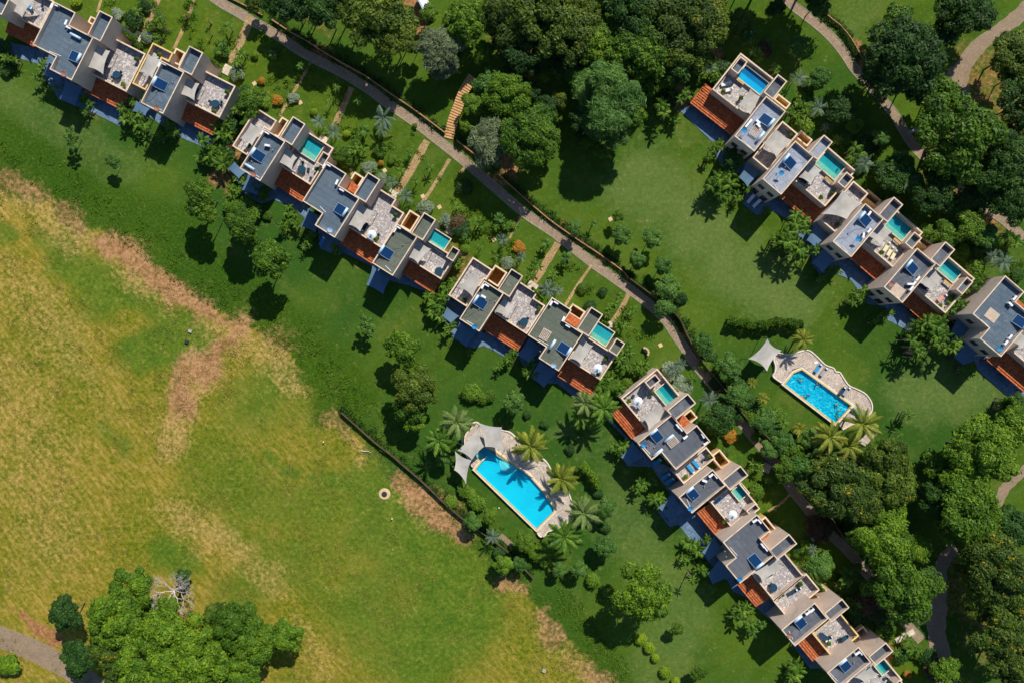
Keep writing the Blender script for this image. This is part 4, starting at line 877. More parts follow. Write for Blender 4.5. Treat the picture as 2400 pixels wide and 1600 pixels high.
zs = [3.0, 3.6, 3.0, 3.6]
sail('h', [(672,352),(886,392),(905,612),(735,572)], zs, '', 'squarish cream shade sail nearest the palm over left pool deck', 0.5, (1, 2), 0.12)
sail('h', [(668,398),(724,572),(612,694),(478,608)], zs, '', 'middle cream shade sail above the shallow end of the left pool', 0.5, (0,), 0.12)
sail('h', [(455,610),(608,694),(560,915),(448,785)], zs, '', 'lowest cream shade sail ending in a long point beside the left pool', 0.01, (0, 2, 3), 0.18)
sail('r', [(614,468),(752,580),(610,782),(428,662)], [4.2,3.4,4.2,3.4], '', 'grey four-pointed shade sail standing on grass beside the angled pool', 0.01, (0, 1, 2, 3), 0.20)
# ---------------------------------------------------------------- furniture and roof gear prototypes
def fwd(p1, p2): d = Vector(p2)-Vector(p1); return math.atan2(d.y, d.x)
PROTO = {}
def proto(kind, build):
    if kind not in PROTO: PROTO[kind] = build()
    return PROTO[kind]
def place(kind, name, loc, rz=0.0, s=1.0):
    """kind -> list of (part name, mesh, loc, [sub-parts])"""
    root = empty(name, loc, rz); root.scale = (s, s, s)
    for nm, me, sub in PROTO[kind]:
        p = obj(nm, me, root)
        for sn, sm in sub: obj(sn, sm, p)
    return root
def lounger_parts(cush):
    f = MB()
    for y in (-0.31, 0.31): f.box((0, y, 0.30), (1.95, 0.05, 0.06))
    for x in (-0.85, 0.85): f.box((x, 0, 0.30), (0.05, 0.62, 0.06))
    lg = []
    for x in (-0.8, 0.75):
        for y in (-0.3, 0.3): m = MB(); m.box((x, y, 0.15), (0.06, 0.06, 0.30)); lg.append(('leg', m.mesh('leg', M['gold_wood']), []))
    c = MB(); c.box((-0.32, 0, 0.39), (1.30, 0.62, 0.12)); b = MB(); mm = Matrix.Rotation(R(-28), 3, 'Y')
    vs = [Vector((0.33, 0, 0.38)) + mm @ Vector((x, y, z)) for z in (-0.05, 0.07) for x, y in ((0,-.31),(.72,-.31),(.72,.31),(0,.31))]
    b.add(vs, [(3,2,1,0),(4,5,6,7),(0,1,5,4),(1,2,6,5),(2,3,7,6),(3,0,4,7)])
    pl = MB(); q = Vector((0.33,0,0.38)) + mm @ Vector((0.56,0,0.12)); pl.box(q, (0.24, 0.44, 0.08))
    return [('frame', f.mesh('frame', M['gold_wood']), [])] + lg + [('cushion', c.mesh('cushion', M[cush]), []), ('backrest', b.mesh('backrest', M[cush]), [('pillow', pl.mesh('pillow', M['whitecloth']))])]
for k, c in (('lounger_blue','blue_cushion'),('lounger_cream','cream'),('lounger_white','whitecloth'),('lounger_grey','greycloth'),('lounger_navy','navy'),('lounger_pink','pink')): PROTO[k] = lounger_parts(c)
def table_parts(top):
    t = MB(); t.cyl((0,0,0.72), (0,0,0.76), 0.72, n=28); cl = MB(); cl.cyl((0,0,0.50), (0,0,0.775), 0.78, 0.74, n=28); p = MB(); p.cyl((0,0,0), (0,0,0.72), 0.05); bs = MB(); bs.cyl((0,0,0), (0,0,0.05), 0.3, n=16)
    return [('tablecloth', cl.mesh('tablecloth', M[top]), []), ('pedestal', p.mesh('pedestal', M['dark_metal']), []), ('base', bs.mesh('base', M['dark_metal']), [])]
PROTO['table'] = table_parts('teal_dark')
def chair_parts(cl):
    s = MB(); s.box((0,0,0.44), (0.48,0.48,0.07)); b = MB(); b.box((0.24,0,0.68), (0.06,0.46,0.48)); out = [('seat', s.mesh('seat', M[cl]), []), ('backrest', b.mesh('backrest', M[cl]), [])]
    for x in (-.2, .2):
        for y in (-.2, .2): m = MB(); m.box((x, y, .21), (.04, .04, .42)); out.append(('leg', m.mesh('leg', M['dark_metal']), []))
    return out
PROTO['chair'] = chair_parts('teal_dark'); PROTO['chair_yellow'] = chair_parts('cream')
def umbrella_parts():
    out = []; p = MB(); p.cyl((0,0,0), (0,0,2.35), 0.03); out.append(('pole', p.mesh('pole', M['white']), []))
    bs = MB(); bs.cyl((0,0,0), (0,0,0.1), 0.28, n=16); out.append(('base', bs.mesh('base', M['concrete']), []))
    for k in range(8):
        a0, a1 = 2*PI*k/8, 2*PI*(k+1)/8; m = MB(); tip = (0, 0, 2.45); A_ = (math.cos(a0)*0.85, math.sin(a0)*0.85, 2.05); B_ = (math.cos(a1)*0.85, math.sin(a1)*0.85, 2.05)
        C_ = (A_[0]*1.0, A_[1]*1.0, 1.90); D_ = (B_[0], B_[1], 1.90); m.add([tip, A_, B_, C_, D_], [(0,1,2), (1,3,4,2)])
        out.append(('canopy_panel', m.mesh('canopy_panel', M['dishblue' if k in (5,) else 'white']), []))
    return out
PROTO['umbrella'] = umbrella_parts()
def solar_parts():
    g = MB(); g.box((0,0,0.42), (1.75,2.05,0.07), 0, 0, R(14)); fr = MB()
    for x in (-0.89, 0.89): fr.box((x,0,0.42), (0.05,2.1,0.10), 0, 0, R(14))
    fr.box((0,-1.02,0.17), (1.82,0.05,0.10)); t = MB(); t.cyl((-0.95,1.16,0.78), (0.95,1.16,0.78), 0.25, n=16)
    st = MB()
    for x in (-0.7, 0.7): st.box((x,1.1,0.35), (0.06,0.06,0.7)); st.box((x,-1.0,0.06), (0.06,0.06,0.16))
    return [('glass_panel', g.mesh('glass_panel', M['panel']), []), ('frame', fr.mesh('frame', M['alu']), []), ('water_tank', t.mesh('water_tank', M['bluewhite'], True), []), ('stand', st.mesh('stand', M['dark_metal']), [])]
PROTO['solar'] = solar_parts()
def ac_parts():
    b = MB(); b.box((0,0,0.40), (0.95,0.38,0.62)); f = MB(); f.cyl((-0.12,-0.20,0.40), (-0.12,-0.225,0.40), 0.24, n=16); s = MB()
    for x in (-.35, .35): s.box((x,0,0.05), (0.06,0.42,0.1))
    return [('case', b.mesh('case', M['white']), []), ('fan_grille', f.mesh('fan_grille', M['dark_metal']), []), ('foot', s.mesh('foot', M['dark_metal']), [])]
PROTO['ac'] = ac_parts()
def dish_parts(c):
    d = MB(); n = 20; vs = [(0,0,0)]; fs = []
    for r_, z_ in ((0.25,0.02),(0.5,0.11)):
        vs += [(math.cos(2*PI*i/n)*r_, math.sin(2*PI*i/n)*r_, z_) for i in range(n)]
    fs = [(0, 1+i, 1+(i+1) % n) for i in range(n)] + [(1+i, 1+n+i, 1+n+(i+1) % n, 1+(i+1) % n) for i in range(n)]
    rt = Matrix.Rotation(R(22), 3, 'X'); vs = [rt @ Vector(v)+Vector((0,0,0.95)) for v in vs]; d.add(vs, fs); d.add([v-Vector((0,0,0.02)) for v in vs], [f[::-1] for f in fs])
    m = MB(); m.cyl((0,0,0), (0,0,0.95), 0.035); a = MB(); q = rt @ Vector((0,-0.42,0.06)); q2 = rt @ Vector((0,-0.05,0.42)); a.cyl(q+Vector((0,0,.95)), q2+Vector((0,0,.95)), 0.015); a.box(q2+Vector((0,0,.95)), (.08,.08,.1))
    return [('dish', d.mesh('dish', M[c], True), []), ('mast', m.mesh('mast', M['dark_metal']), []), ('feed_arm', a.mesh('feed_arm', M['alu']), [])]
PROTO['dish_white'] = dish_parts('bluewhite'); PROTO['dish_blue'] = dish_parts('dishblue'); PROTO['dish_red'] = dish_parts('dishred')
def rack_parts():
    f = MB()
    for x in (-0.95, 0.95): f.box((x,0,0.35), (0.07,1.7,0.07))
    out = [('frame', f.mesh('frame', M['white']), [])]
    for k in range(6): m = MB(); m.box((0,-0.75+0.3*k,0.40), (1.9,0.17,0.05)); out.append(('slat', m.mesh('slat', M['timber']), []))
    for x in (-.9, .9):
        for y in (-.8, .8): m = MB(); m.box((x,y,.17), (.06,.06,.34)); out.append(('leg', m.mesh('leg', M['white']), []))
    return out
PROTO['rack'] = rack_parts()
def tankcyl_parts():
    t = MB(); t.cyl((-1.05,0,0.45), (1.05,0,0.45), 0.26, n=16); s = MB(); s.box((-0.7,0,0.12), (0.08,0.5,0.24)); s.box((0.7,0,0.12), (0.08,0.5,0.24))
    return [('tank', t.mesh('tank', M['bluewhite'], True), []), ('cradle', s.mesh('cradle', M['dark_metal']), [])]
PROTO['cyltank'] = tankcyl_parts()
def bench_parts():
    out = []
    for y in (-.16, 0, .16): m = MB(); m.box((0,y,.45), (1.9,.13,.05)); out.append(('slat', m.mesh('slat', M['gold_wood']), []))
    for x in (-.8, .8): m = MB(); m.box((x,0,.21), (.08,.42,.42)); out.append(('leg', m.mesh('leg', M['gold_wood']), []))
    return out
PROTO['bench'] = bench_parts()
# roof gear: (kind, region, x, y, heading of local +x in picture degrees)
ROOFZ = ZF
def roofzone(p):
    for (x0, y0, x1, y1), s in ROOFZONES:
        if x0 <= p[0] <= x1 and y0 <= p[1] <= y1: return s
    return 'at the villas'
ROOFZONES = [((0,0,120,400),'at the upper left corner'),((120,0,300,300),'on the first whole villa at upper left'),((0,0,560,330),'on the upper left villas, right half'),
    ((520,200,720,520),'on the left end of the upper middle villas'),((720,200,865,560),'on the big stepped upper middle roof'),((800,200,1090,700),'on the right end of the upper middle villas'),
    ((1000,560,1240,800),'on the left half of the central villas'),((1200,640,1480,930),'on the right half of the central villas'),
    ((1400,860,1680,1110),'on the top villas of the lower right row'),((1560,1030,1800,1240),'on the second villa of the lower right row'),((1640,1170,1900,1400),'on the third villa of the lower right row'),((1780,1300,2300,1620),'on the bottom right corner villas'),
    ((1600,100,1870,370),'on the topmost upper right villa'),((1760,280,1930,520),'on the second upper right villa'),((1880,420,2110,650),'on the third upper right villa'),((2040,500,2330,740),'on the fourth upper right villa'),((2200,600,2420,1000),'on the right edge villa')]
def gear(kind, name, desc, cat, grp, items, zb, rzoff=0.0):
    for reg, x, y, ang in items:
        o = place(kind, name, PR(reg, x, y, zb), R(-ang)+rzoff); p = px(reg, x, y); tag(o, desc, cat, grp, roofzone(p), p[0]+p[1]*0.3)
# solar heaters: ang = direction of panel's local +x; tank sits on local +y
gear('solar', 'solar_water_heater', 'dark blue solar panel with pale tank', 'solar heater', 'solar water heaters on villa roofs',
  [('a',695,528,115),('a',1490,785,-65),('b',425,655,-58),('b',1170,1145,122),('b',1600,1545,-58),('c',500,825,-57),('c',1255,1238,123),('d',740,870,-40),('d',1070,1400,-40),('e',583,560,142),('e',960,1070,-40),('e',1322,1420,-40),('f',950,715,130),('f',1175,1110,-50),('g',885,460,-50),('g',1315,900,-50),('v',1120,600,130)], ROOFZ)
gear('ac', 'air_conditioner', 'white roof air conditioner', 'air conditioner', 'white air conditioners on villa roofs',
  [('a',495,70,115),('a',533,62,25),('a',627,222,115),('a',650,268,25),('a',1480,608,115),('a',1520,598,25),('b',462,446,120),('b',505,445,30),('b',1028,752,120),('b',1066,740,30),('b',1143,898,115),('b',1188,968,30),('b',1672,1335,120),('b',1708,1310,30),
   ('c',516,674,120),('c',554,662,30),('c',524,768,30),('c',1142,828,120),('c',1188,822,30),('c',1254,972,115),('c',1296,1034,30),('d',930,770,52),('d',957,796,52),('d',998,873,140),('d',1160,858,60),('d',1186,930,145),('d',1232,1222,140),('d',1278,1228,55),
   ('e',580,235,145),('e',620,238,50),('e',645,435,52),('e',672,462,52),('e',1045,962,140),('e',1010,985,140),('e',1412,1312,145),('e',1442,1305,52),('f',805,735,130),('f',778,768,130),('f',878,738,45),('f',880,770,45),('g',916,400,125),('g',915,555,130),('g',862,600,100),('g',1360,995,130),('g',1325,1038,130),('g',1300,1085,130),('v',1068,388,130),('v',1030,445,45),('v',1028,742,130),('v',990,795,130)], ROOFZ)
gear('dish_white', 'satellite_dish', 'round pale satellite dish', 'satellite dish', 'satellite dishes on villa roof corners', [('b',1085,1335,0),('c',1163,1390,0)], ROOFZ+0.2)
gear('dish_blue', 'satellite_dish', 'round blue satellite dish', 'satellite dish', 'satellite dishes on villa roof corners', [('c',444,1042,0),('d',614,938,0),('d',1038,1520,0),('e',452,702,0),('f',746,820,0),('f',1082,1210,0),('g',803,635,0),('v',920,845,0),('e',1248,1562,0)], ROOFZ+0.2)
gear('dish_red', 'satellite_dish', 'terracotta coloured satellite dish', 'satellite dish', 'satellite dishes on villa roof corners', [('a',615,697,0),('a',1465,1010,0),('b',388,828,0),('e',858,1160,0),('g',1108,1045,0)], ROOFZ+0.2)
gear('rack', 'slatted_rack', 'pale slatted drying rack', 'rack', 'slatted racks on flat roofs', [('c',1088,1115,-60),('d',882,915,-38),('f',858,820,-55)], ROOFZ)
gear('cyltank', 'water_cylinder', 'long pale blue water cylinder', 'water tank', 'pale blue water cylinders on roofs', [('a',708,345,28),('b',340,755,32),('c',1155,1205,-58),('d',850,885,-38),('f',905,870,-52),('d',750,1015,-38)], ROOFZ)
gear('ac', 'roof_hatch', 'small white boxed roof vent', 'roof vent', 'boxed vents on roofs', [('b',506,562,10),('d',1172,1272,20),('g',1285,1045,0)], ROOFZ)
m_ = MB(); m_.box((0,0,0.06), (2.3,2.0,0.05)); pan = m_.mesh('board', M['timber'])
for reg, x, y, a, d in (('v',880,545,38,'tan plywood board lying flat on the right edge villa roof'),('g',1190,1105,38,'grey board lying on the fourth upper right villa roof')):
    o = obj('board', pan, None, PR(reg, x, y, ROOFZ), R(-a)); o['label'] = d; o['category'] = 'board'
# terraces
gear('table', 'round_table', 'round table under dark cloth', 'table', 'round tables on villa terraces', [('a',1090,702,0),('a',1993,967,0),('b',820,782,0),('c',893,998,0),('e',730,778,0),('e',1312,1208,0),('c',115,535,0)], ZT)
gear('chair', 'terrace_chair', 'small dark terrace chair', 'chair', 'dark chairs on villa terraces', [('a',1055,722,180),('a',1122,674,-40),('a',1945,945,200),('a',2042,948,-20),('a',402,70,0),('b',828,722,-90),('b',878,778,0),('b',900,858,30),('b',1520,1378,-20),('c',850,1000,180),('c',926,968,-30),('d',525,497,200),('d',562,618,50),('e',716,755,180),('e',1280,1198,180),('e',1335,1180,-40),('a',985,598,0),('b',1400,1300,0),('d',1165,1080,0),('w',1085,1480,0),('w',500,868,0)], ZT)
gear('umbrella', 'parasol', 'white parasol with one blue panel', 'parasol', 'white terrace parasols', [('b',1476,1385,0),('c',1560,1418,0),('d',554,540,0),('e',382,172,0)], ZT)
gear('lounger_blue', 'sun_lounger', 'blue cushioned sun lounger', 'sun lounger', 'sun loungers at the villas', [('a',282,72,35),('d',1100,1125,50),('d',1050,1165,50),('e',283,62,-40)], ZT)
gear('lounger_white', 'sun_lounger', 'white sun lounger with folded towel', 'sun lounger', 'sun loungers at the villas', [('f',590,385,-15),('f',604,443,-15)], ZT)
gear('lounger_cream', 'sun_lounger', 'yellow slatted sun lounger', 'sun lounger', 'sun loungers at the villas', [('g',1078,702,-60),('g',1112,742,-60),('g',1146,775,-60)], ZT)
gear('lounger_navy', 'sun_lounger', 'dark covered sun lounger', 'sun lounger', 'sun loungers at the villas', [('e',892,815,-35),('e',925,800,-35),('e',1160,1185,40),('a',1815,870,115),('a',950,640,120),('b',1395,1310,120),('f',1300,1275,40),('g',1415,1070,40),('w',170,880,50),('w',240,900,-40)], ZT)
gear('lounger_pink', 'sun_lounger', 'pink topped bench', 'bench', 'sun loungers at the villas', [('g',1588,1170,-40)], ZT)
gear('bench', 'terrace_bench', 'golden slatted terrace bench', 'bench', 'slatted benches beside the plunge pools', [('f',715,362,38),('f',1530,1270,38),('g',1180,655,40),('g',560,100,40),('g',1640,1040,40)], ZT+0.1)
GZ = 0.08
gear('lounger_blue', 'sun_lounger', 'blue lounger down on the shaded patio', 'sun lounger', 'sun loungers at the villas', [('d',740,1100,-35),('d',820,1232,-35),('d',855,1275,-35),('b',1005,1435,-60)], GZ)
gear('lounger_white', 'sun_lounger', 'white lounger down on the shaded patio', 'sun lounger', 'sun loungers at the villas', [('f',815,1440,-50),('f',870,1482,-45)], GZ)
DK = 0.51
for i, (x, y, k, d) in enumerate([(1095,750,'lounger_blue','blue lounger on wavy deck, upper pair'),(1150,785,'lounger_grey','grey lounger on wavy deck, upper pair'),(1325,970,'lounger_navy','navy lounger on wavy deck, middle pair'),(1370,975,'lounger_grey','grey lounger on wavy deck, middle pair'),(1462,1172,'lounger_blue','single blue lounger beside the palm on wavy deck')]):
    o = place(k, 'sun_lounger', PR('r', x, y, DK), R(55 if i < 4 else -30)); o['label'] = d; o['category'] = 'sun lounger'; o['group'] = 'sun loungers by the angled pool'
o = place('chair', 'pool_chair', PR('u', 280, 520, 0.3), 0.4, 1.6); o['label'] = 'dark blue covered furniture beneath the palms beside the left pool deck'; o['category'] = 'chair'
m_ = MB(); m_.box((0,0,.02), (.7,.5,.03)); o = obj('towel', m_.mesh('towel', M['whitecloth']), None, PR('r',1082,698,DK), .3); o['label'] = 'small white towel on the wavy deck above the blue lounger'; o['category'] = 'towel'
# lawn furniture, markers
def slab(reg, x, y, d, a, lab, cat, name, mat='slab_stone', z=0.0):
    m = MB(); m.box((0,0,d[2]/2), d); o = obj(name, m.mesh(name, M[mat]), None, PR(reg, x, y, z), R(-a)); o['label'] = lab; o['category'] = cat; return o
lt = empty('garden_bench', PR('c', 2012, 1262)); m_ = MB()
for k in range(5):
    t = -0.9+0.45*k; m_.box((math.cos(t)*0.9-0.6, math.sin(t)*0.9, 0.5), (0.34, 0.46, 0.9), t)
m_.build('curved_back', M['sand'], lt); m_ = MB(); m_.box((-0.05,0,0.42), (0.5,1.0,0.1), 0.2); m_.build('seat', M['timber'], lt); lt.rotation_euler[2] = R(30)
lt['label'] = 'small curved cream bench alone on the lawn right of the central villas'; lt['category'] = 'bench'
GP = 'stepping slabs at garden gates'
for reg, x, y, dx, dy, a, lab in [('a',1270,345,1.5,2.2,27,'pale stone doorstep behind the first upper left terrace'),('a',2085,645,1.5,1.9,27,'pale stone doorstep behind the second upper left terrace'),('b',1010,500,1.7,1.5,32,'pale stone doorstep beside the first upper middle plunge pool'),('b',1655,995,1.8,1.2,32,'pale stone doorstep behind the wide upper middle terrace'),
    ('c',975,665,2.0,1.3,33,'pale stone doorstep behind the first central terrace'),('c',215,165,1.7,1.4,33,'pale stone doorstep behind the second upper middle plunge pool'),('c',1685,1030,1.2,1.3,33,'pale stone doorstep behind the central plunge pool'),('w',1465,830,1.6,1.0,-30,'pale slab bridging to the path at lower right, upper slab'),('w',1355,880,1.3,1.0,-30,'pale slab at lower right garden, middle slab'),('w',1285,930,1.1,1.0,-30,'pale slab at lower right garden, lower slab')]:
    o = slab(reg, x, y, (dx,dy,0.18), a, lab, 'doorstep', 'stone_doorstep'); o['group'] = GP
gt = empty('slatted_footbridge', PR('d', 1750, 1165)); 
for k in range(4): m_ = MB(); m_.box((-0.5+0.34*k, 0, 0.3), (0.2, 1.5, 0.12)); m_.build('slat', M['slab_stone'], gt)
m_ = MB(); m_.box((0, 0.9, 0.2), (1.9, 0.25, 0.4)); m_.build('beam', M['concrete'], gt); gt.rotation_euler[2] = R(-25); gt['label'] = 'pale slatted footbridge joining a villa garden to the lower path'; gt['category'] = 'footbridge'
bs_ = empty('blue_garden_bench', PR('n', 440, 1385)); m_ = MB(); m_.box((0,0,.45), (2.6,.9,.1), R(35)); m_.build('top', M['alu'], bs_); m_ = MB(); m_.box((0.3,0.9,.3), (2.0,.5,.1), R(35)); m_.build('side_seat', M['alu'], bs_)
for s_ in (-.8,.8): m_ = MB(); m_.box((s_,s_*.5,.2), (.1,.7,.4), R(35)); m_.build('leg', M['alu'], bs_)
bs_['label'] = 'pale bench and table in the shade beside the lower path'; bs_['category'] = 'garden table'
def lamp(loc, lab):
    e = empty('bollard_light', loc); m_ = MB(); m_.cyl((0,0,0), (0,0,0.55), 0.06); m_.build('post', M['dark_metal'], e); m_ = MB(); m_.cyl((0,0,0.55), (0,0,0.70), 0.14, 0.10, n=12); m_.build('cap', M['white'], e); e['label'] = lab; e['category'] = 'lamp'
lamp(PR('q',235,1310), 'tiny white capped post on the field left of the boundary wall'); lamp(PR('p',243,132), 'tiny dark post on grass beside the left pool')
lamp((*P((920,1213))[:2],0), 'tiny white capped post below the round manhole in the field')
e = empty('manhole', P((901,1157))); m_ = MB(); m_.cyl((0,0,0), (0,0,0.12), 1.15, 1.0, n=18); m_.build('concrete_ring', M['sand'], e); m_ = MB(); m_.cyl((0,0,0.12), (0,0,0.17), 0.55, n=16); m_.build('cover', M['dark_metal'], e); e['label'] = 'round sandy manhole at the end of a faint track in the field'; e['category'] = 'manhole'
for x, y, lab in ((447,776,'small pale concrete block in the green patch of the dry field'),(439,801,'small dark box just below the pale block in the dry field'),(1275,1570,'small grey peg in the field near the bottom edge')):
    o = slab('z', x, y, (0.7,0.55,0.35), 20, lab, 'utility box', 'utility_box', 'concrete' if y != 801 else 'dark_metal')
m_ = MB(); m_.tube([(0,0,.12),(0.7,-.15,.14),(1.4,-.1,.12),(2.0,-.45,.10)], [.11,.10,.08,.05], 6); o = obj('log', m_.mesh('log', M['deadwood']), None, PR('q', 572, 1392), R(0)); o['label'] = 'pale fallen log on bare soil beside the boundary wall'; o['category'] = 'log'
# small access covers in the lawns
for k, (reg, x, y) in enumerate([('c',618,243),('c',1688,55),('d',775,35),('y',830,478),('y',1705,1062),('y',1440,890),('i',378,770),('i',800,945),('d',1290,395)]):
    m_ = MB(); m_.box((0,0,.04), (.75,.75,.08)); o = obj('access_cover', m_.mesh('access_cover', M['sand']), None, PR(reg,x,y), R(30)); p = px(reg,x,y); tag(o, 'square sandy access cover set in grass', 'access cover', 'access covers in the lawns', 'above the villas' if p[0] < 1400 else 'right of the villas', p[0])
# drain strip and irrigation pit between the shrubs
m_ = MB(); m_.box((0,0,.1), (3.0,1.0,.2)); pit = obj('pump_pit', m_.mesh('pump_pit', M['road']), None, PR('p', 300, 400), R(-42)); pit['label'] = 'concrete pump pit between shrubs on the boundary wall'; pit['category'] = 'pit'
m_ = MB(); m_.box((0,0,.2), (.45,.35,.4)); o = obj('yellow_crate', m_.mesh('yellow_crate', plain('yellow_plastic', (0.7,0.55,0.05))), None, PR('p', 264, 462), .3); o['label'] = 'small yellow crate beside the pump pit'; o['category'] = 'crate'
# vehicle at the top edge
v = empty('parked_van', P((999,22))); m_ = MB()
prof = [(-2.3,0.35),(-2.3,1.75),(-1.9,2.0),(1.2,2.0),(1.75,1.35),(2.35,1.1),(2.4,0.35)]
vs = [(x, y, z) for y in (-0.88, 0.88) for x, z in prof]; n_ = len(prof)
m_.add(vs, [tuple(range(n_))[::-1], tuple(range(n_, 2*n_))]+[(i, (i+1) % n_, n_+(i+1) % n_, n_+i) for i in range(n_)]); m_.build('body', M['carpaint'], v)
m_ = MB(); m_.add([(1.24,-.78,1.99),(1.77,-.8,1.39),(1.77,.8,1.39),(1.24,.78,1.99)], [(0,1,2,3)]); [m_.v.__setitem__(i, (m_.v[i][0]+.02, m_.v[i][1], m_.v[i][2]+.02)) for i in range(4)]; m_.build('windscreen', M['glass'], v)
for y in (-.885,.885): m_ = MB(); m_.box((-.2,y,1.5), (2.6,.02,.5)); m_.build('side_window', M['glass'], v)
for x in (-1.5,1.5):
    for y in (-.85,.85): m_ = MB(); m_.cyl((x,y-.1,.35), (x,y+.1,.35), .35, n=16); m_.build('wheel', M['tyre'], v)
m_ = MB(); m_.box((-.5,0,2.04), (2.4,1.3,.06)); m_.build('roof_rack', M['white'], v)
v.rotation_euler[2] = R(-63); v['label'] = 'pale blue van parked on bare earth at the top edge among trees'; v['category'] = 'van'
# ---------------------------------------------------------------- swimmers
def person_mesh(pose):
    J = {'swim': [((0,0,0),.13),((.22,0,.01),.14),((.42,0,.02),.16),((.56,0,.03),.06),((.72,0,.04),.10), ((.44,.19,.02),.06),((.68,.32,.0),.045),((.95,.25,.0),.035), ((.44,-.19,.02),.06),((.25,-.42,0),.045),((.05,-.5,0),.035),
        ((-.10,.09,0),.09),((-.52,.14,-.02),.065),((-.92,.10,-.03),.04), ((-.10,-.09,0),.09),((-.50,-.20,-.04),.065),((-.88,-.26,-.06),.04)],
      'stand': [((0,0,0),.14),((0,0,.2),.14),((0,0,.40),.16),((0,0,.56),.06),((.01,0,.72),.105), ((0,.2,.42),.06),((.12,.44,.30),.045),((.3,.6,.28),.035), ((0,-.2,.42),.06),((.16,-.40,.28),.045),((.36,-.48,.30),.035),
        ((0,.1,-.1),.09),((.03,.12,-.3),.07),((.0,.12,-.42),.05), ((0,-.1,-.1),.09),((.05,-.13,-.3),.07),((0,-.13,-.42),.05)]}[pose]
    E = [(0,1),(1,2),(2,3),(3,4),(2,5),(5,6),(6,7),(2,8),(8,9),(9,10),(0,11),(11,12),(12,13),(0,14),(14,15),(15,16)]
    me = bpy.data.meshes.new('body_cage'); me.from_pydata([j[0] for j in J], E, []); o = bpy.data.objects.new('tmp', me); COL.objects.link(o)
    sk = o.modifiers.new('s', 'SKIN'); sv = me.skin_vertices[0].data
    for i, j in enumerate(J): sv[i].radius = (j[1], j[1]*(0.8 if i < 3 else 1))
    sv[0].use_root = True; ss = o.modifiers.new('ss', 'SUBSURF'); ss.levels = 1
    dg = bpy.context.evaluated_depsgraph_get(); m2 = bpy.data.meshes.new_from_object(o.evaluated_get(dg)); m2.name = 'body'; m2.materials.clear(); m2.materials.append(M['skin'])
    m2.polygons.foreach_set('use_smooth', [True]*len(m2.polygons)); bpy.data.objects.remove(o); return m2
PM = {k: person_mesh(k) for k in ('swim', 'stand')}
def person(pose, loc, rz, lab, sw):
    r = empty('person', loc, rz); obj('body', PM[pose], r); h = MB(); hc = (.75,0,.07) if pose == 'swim' else (0,0,.76)
    for k in range(4): h.cyl((hc[0], 0, hc[2]-.03+.03*k), (hc[0], 0, hc[2]+.03*k), [.118,.115,.10,.07][k], [.115,.10,.07,.03][k], n=12)
    h.build('hair', M['hair'], r, True); s = MB()
    if pose == 'swim': s.cyl((-.16,0,0), (.10,0,.01), .165, .15, n=12)
    else: s.cyl((0,0,-.15), (0,0,.06), .17, .15, n=12)
    s.build('swimwear', M[sw], r, True); r.scale = (.8,.8,.8); r['label'] = lab; r['category'] = 'person'; r['group'] = 'swimmers'
zw = 0.44
for reg, x, y, z_, pose, a, sw, lab in [('r',930,858,zw,'swim',-50,'swim_a','swimmer in dark swimwear near the stepped top end of the angled pool'),('r',1090,912,zw,'stand',20,'swim_a','bather standing at the upper long side of the angled pool'),('r',1008,1016,zw,'stand',200,'swim_a','dark-haired bather in the middle of the angled pool'),('r',962,1034,zw,'swim',150,'swim_b','bather in red beside the lower long side of the angled pool'),
    ('r',1282,1112,zw,'swim',100,'swim_a','swimmer near the lower right end, farthest from the lawn corner'),('r',1303,1164,zw,'stand',60,'swim_b','bather in red near the right end of the angled pool'),('r',1296,1222,zw,'swim',-70,'swim_a','swimmer at the bottom corner of the angled pool'),
    ('f',1590,1102,3.5,'swim',70,'swim_b','bather in red in the second upper right plunge pool'),('f',1612,1170,3.5,'stand',0,'swim_a','bather at the corner of the second upper right plunge pool')]:
    person(pose, PR(reg, x, y, z_), R(a), lab, sw)
m_ = MB(); vs=[]; fs=[]
for i in range(16):
    for j in range(8):
        a, b = 2*PI*i/16, 2*PI*j/8; vs.append(((.32+.11*math.cos(b))*math.cos(a), (.32+.11*math.cos(b))*math.sin(a), .11*math.sin(b)))
        fs.append((i*8+j, ((i+1) % 16)*8+j, ((i+1) % 16)*8+(j+1) % 8, i*8+(j+1) % 8))
m_.add(vs, fs); o = obj('swim_ring', m_.mesh('swim_ring', M['whitecloth'], True), None, PR('g', 1672, 985, 3.55)); o['label'] = 'white swim ring floating in the fourth upper right plunge pool'; o['category'] = 'swim ring'
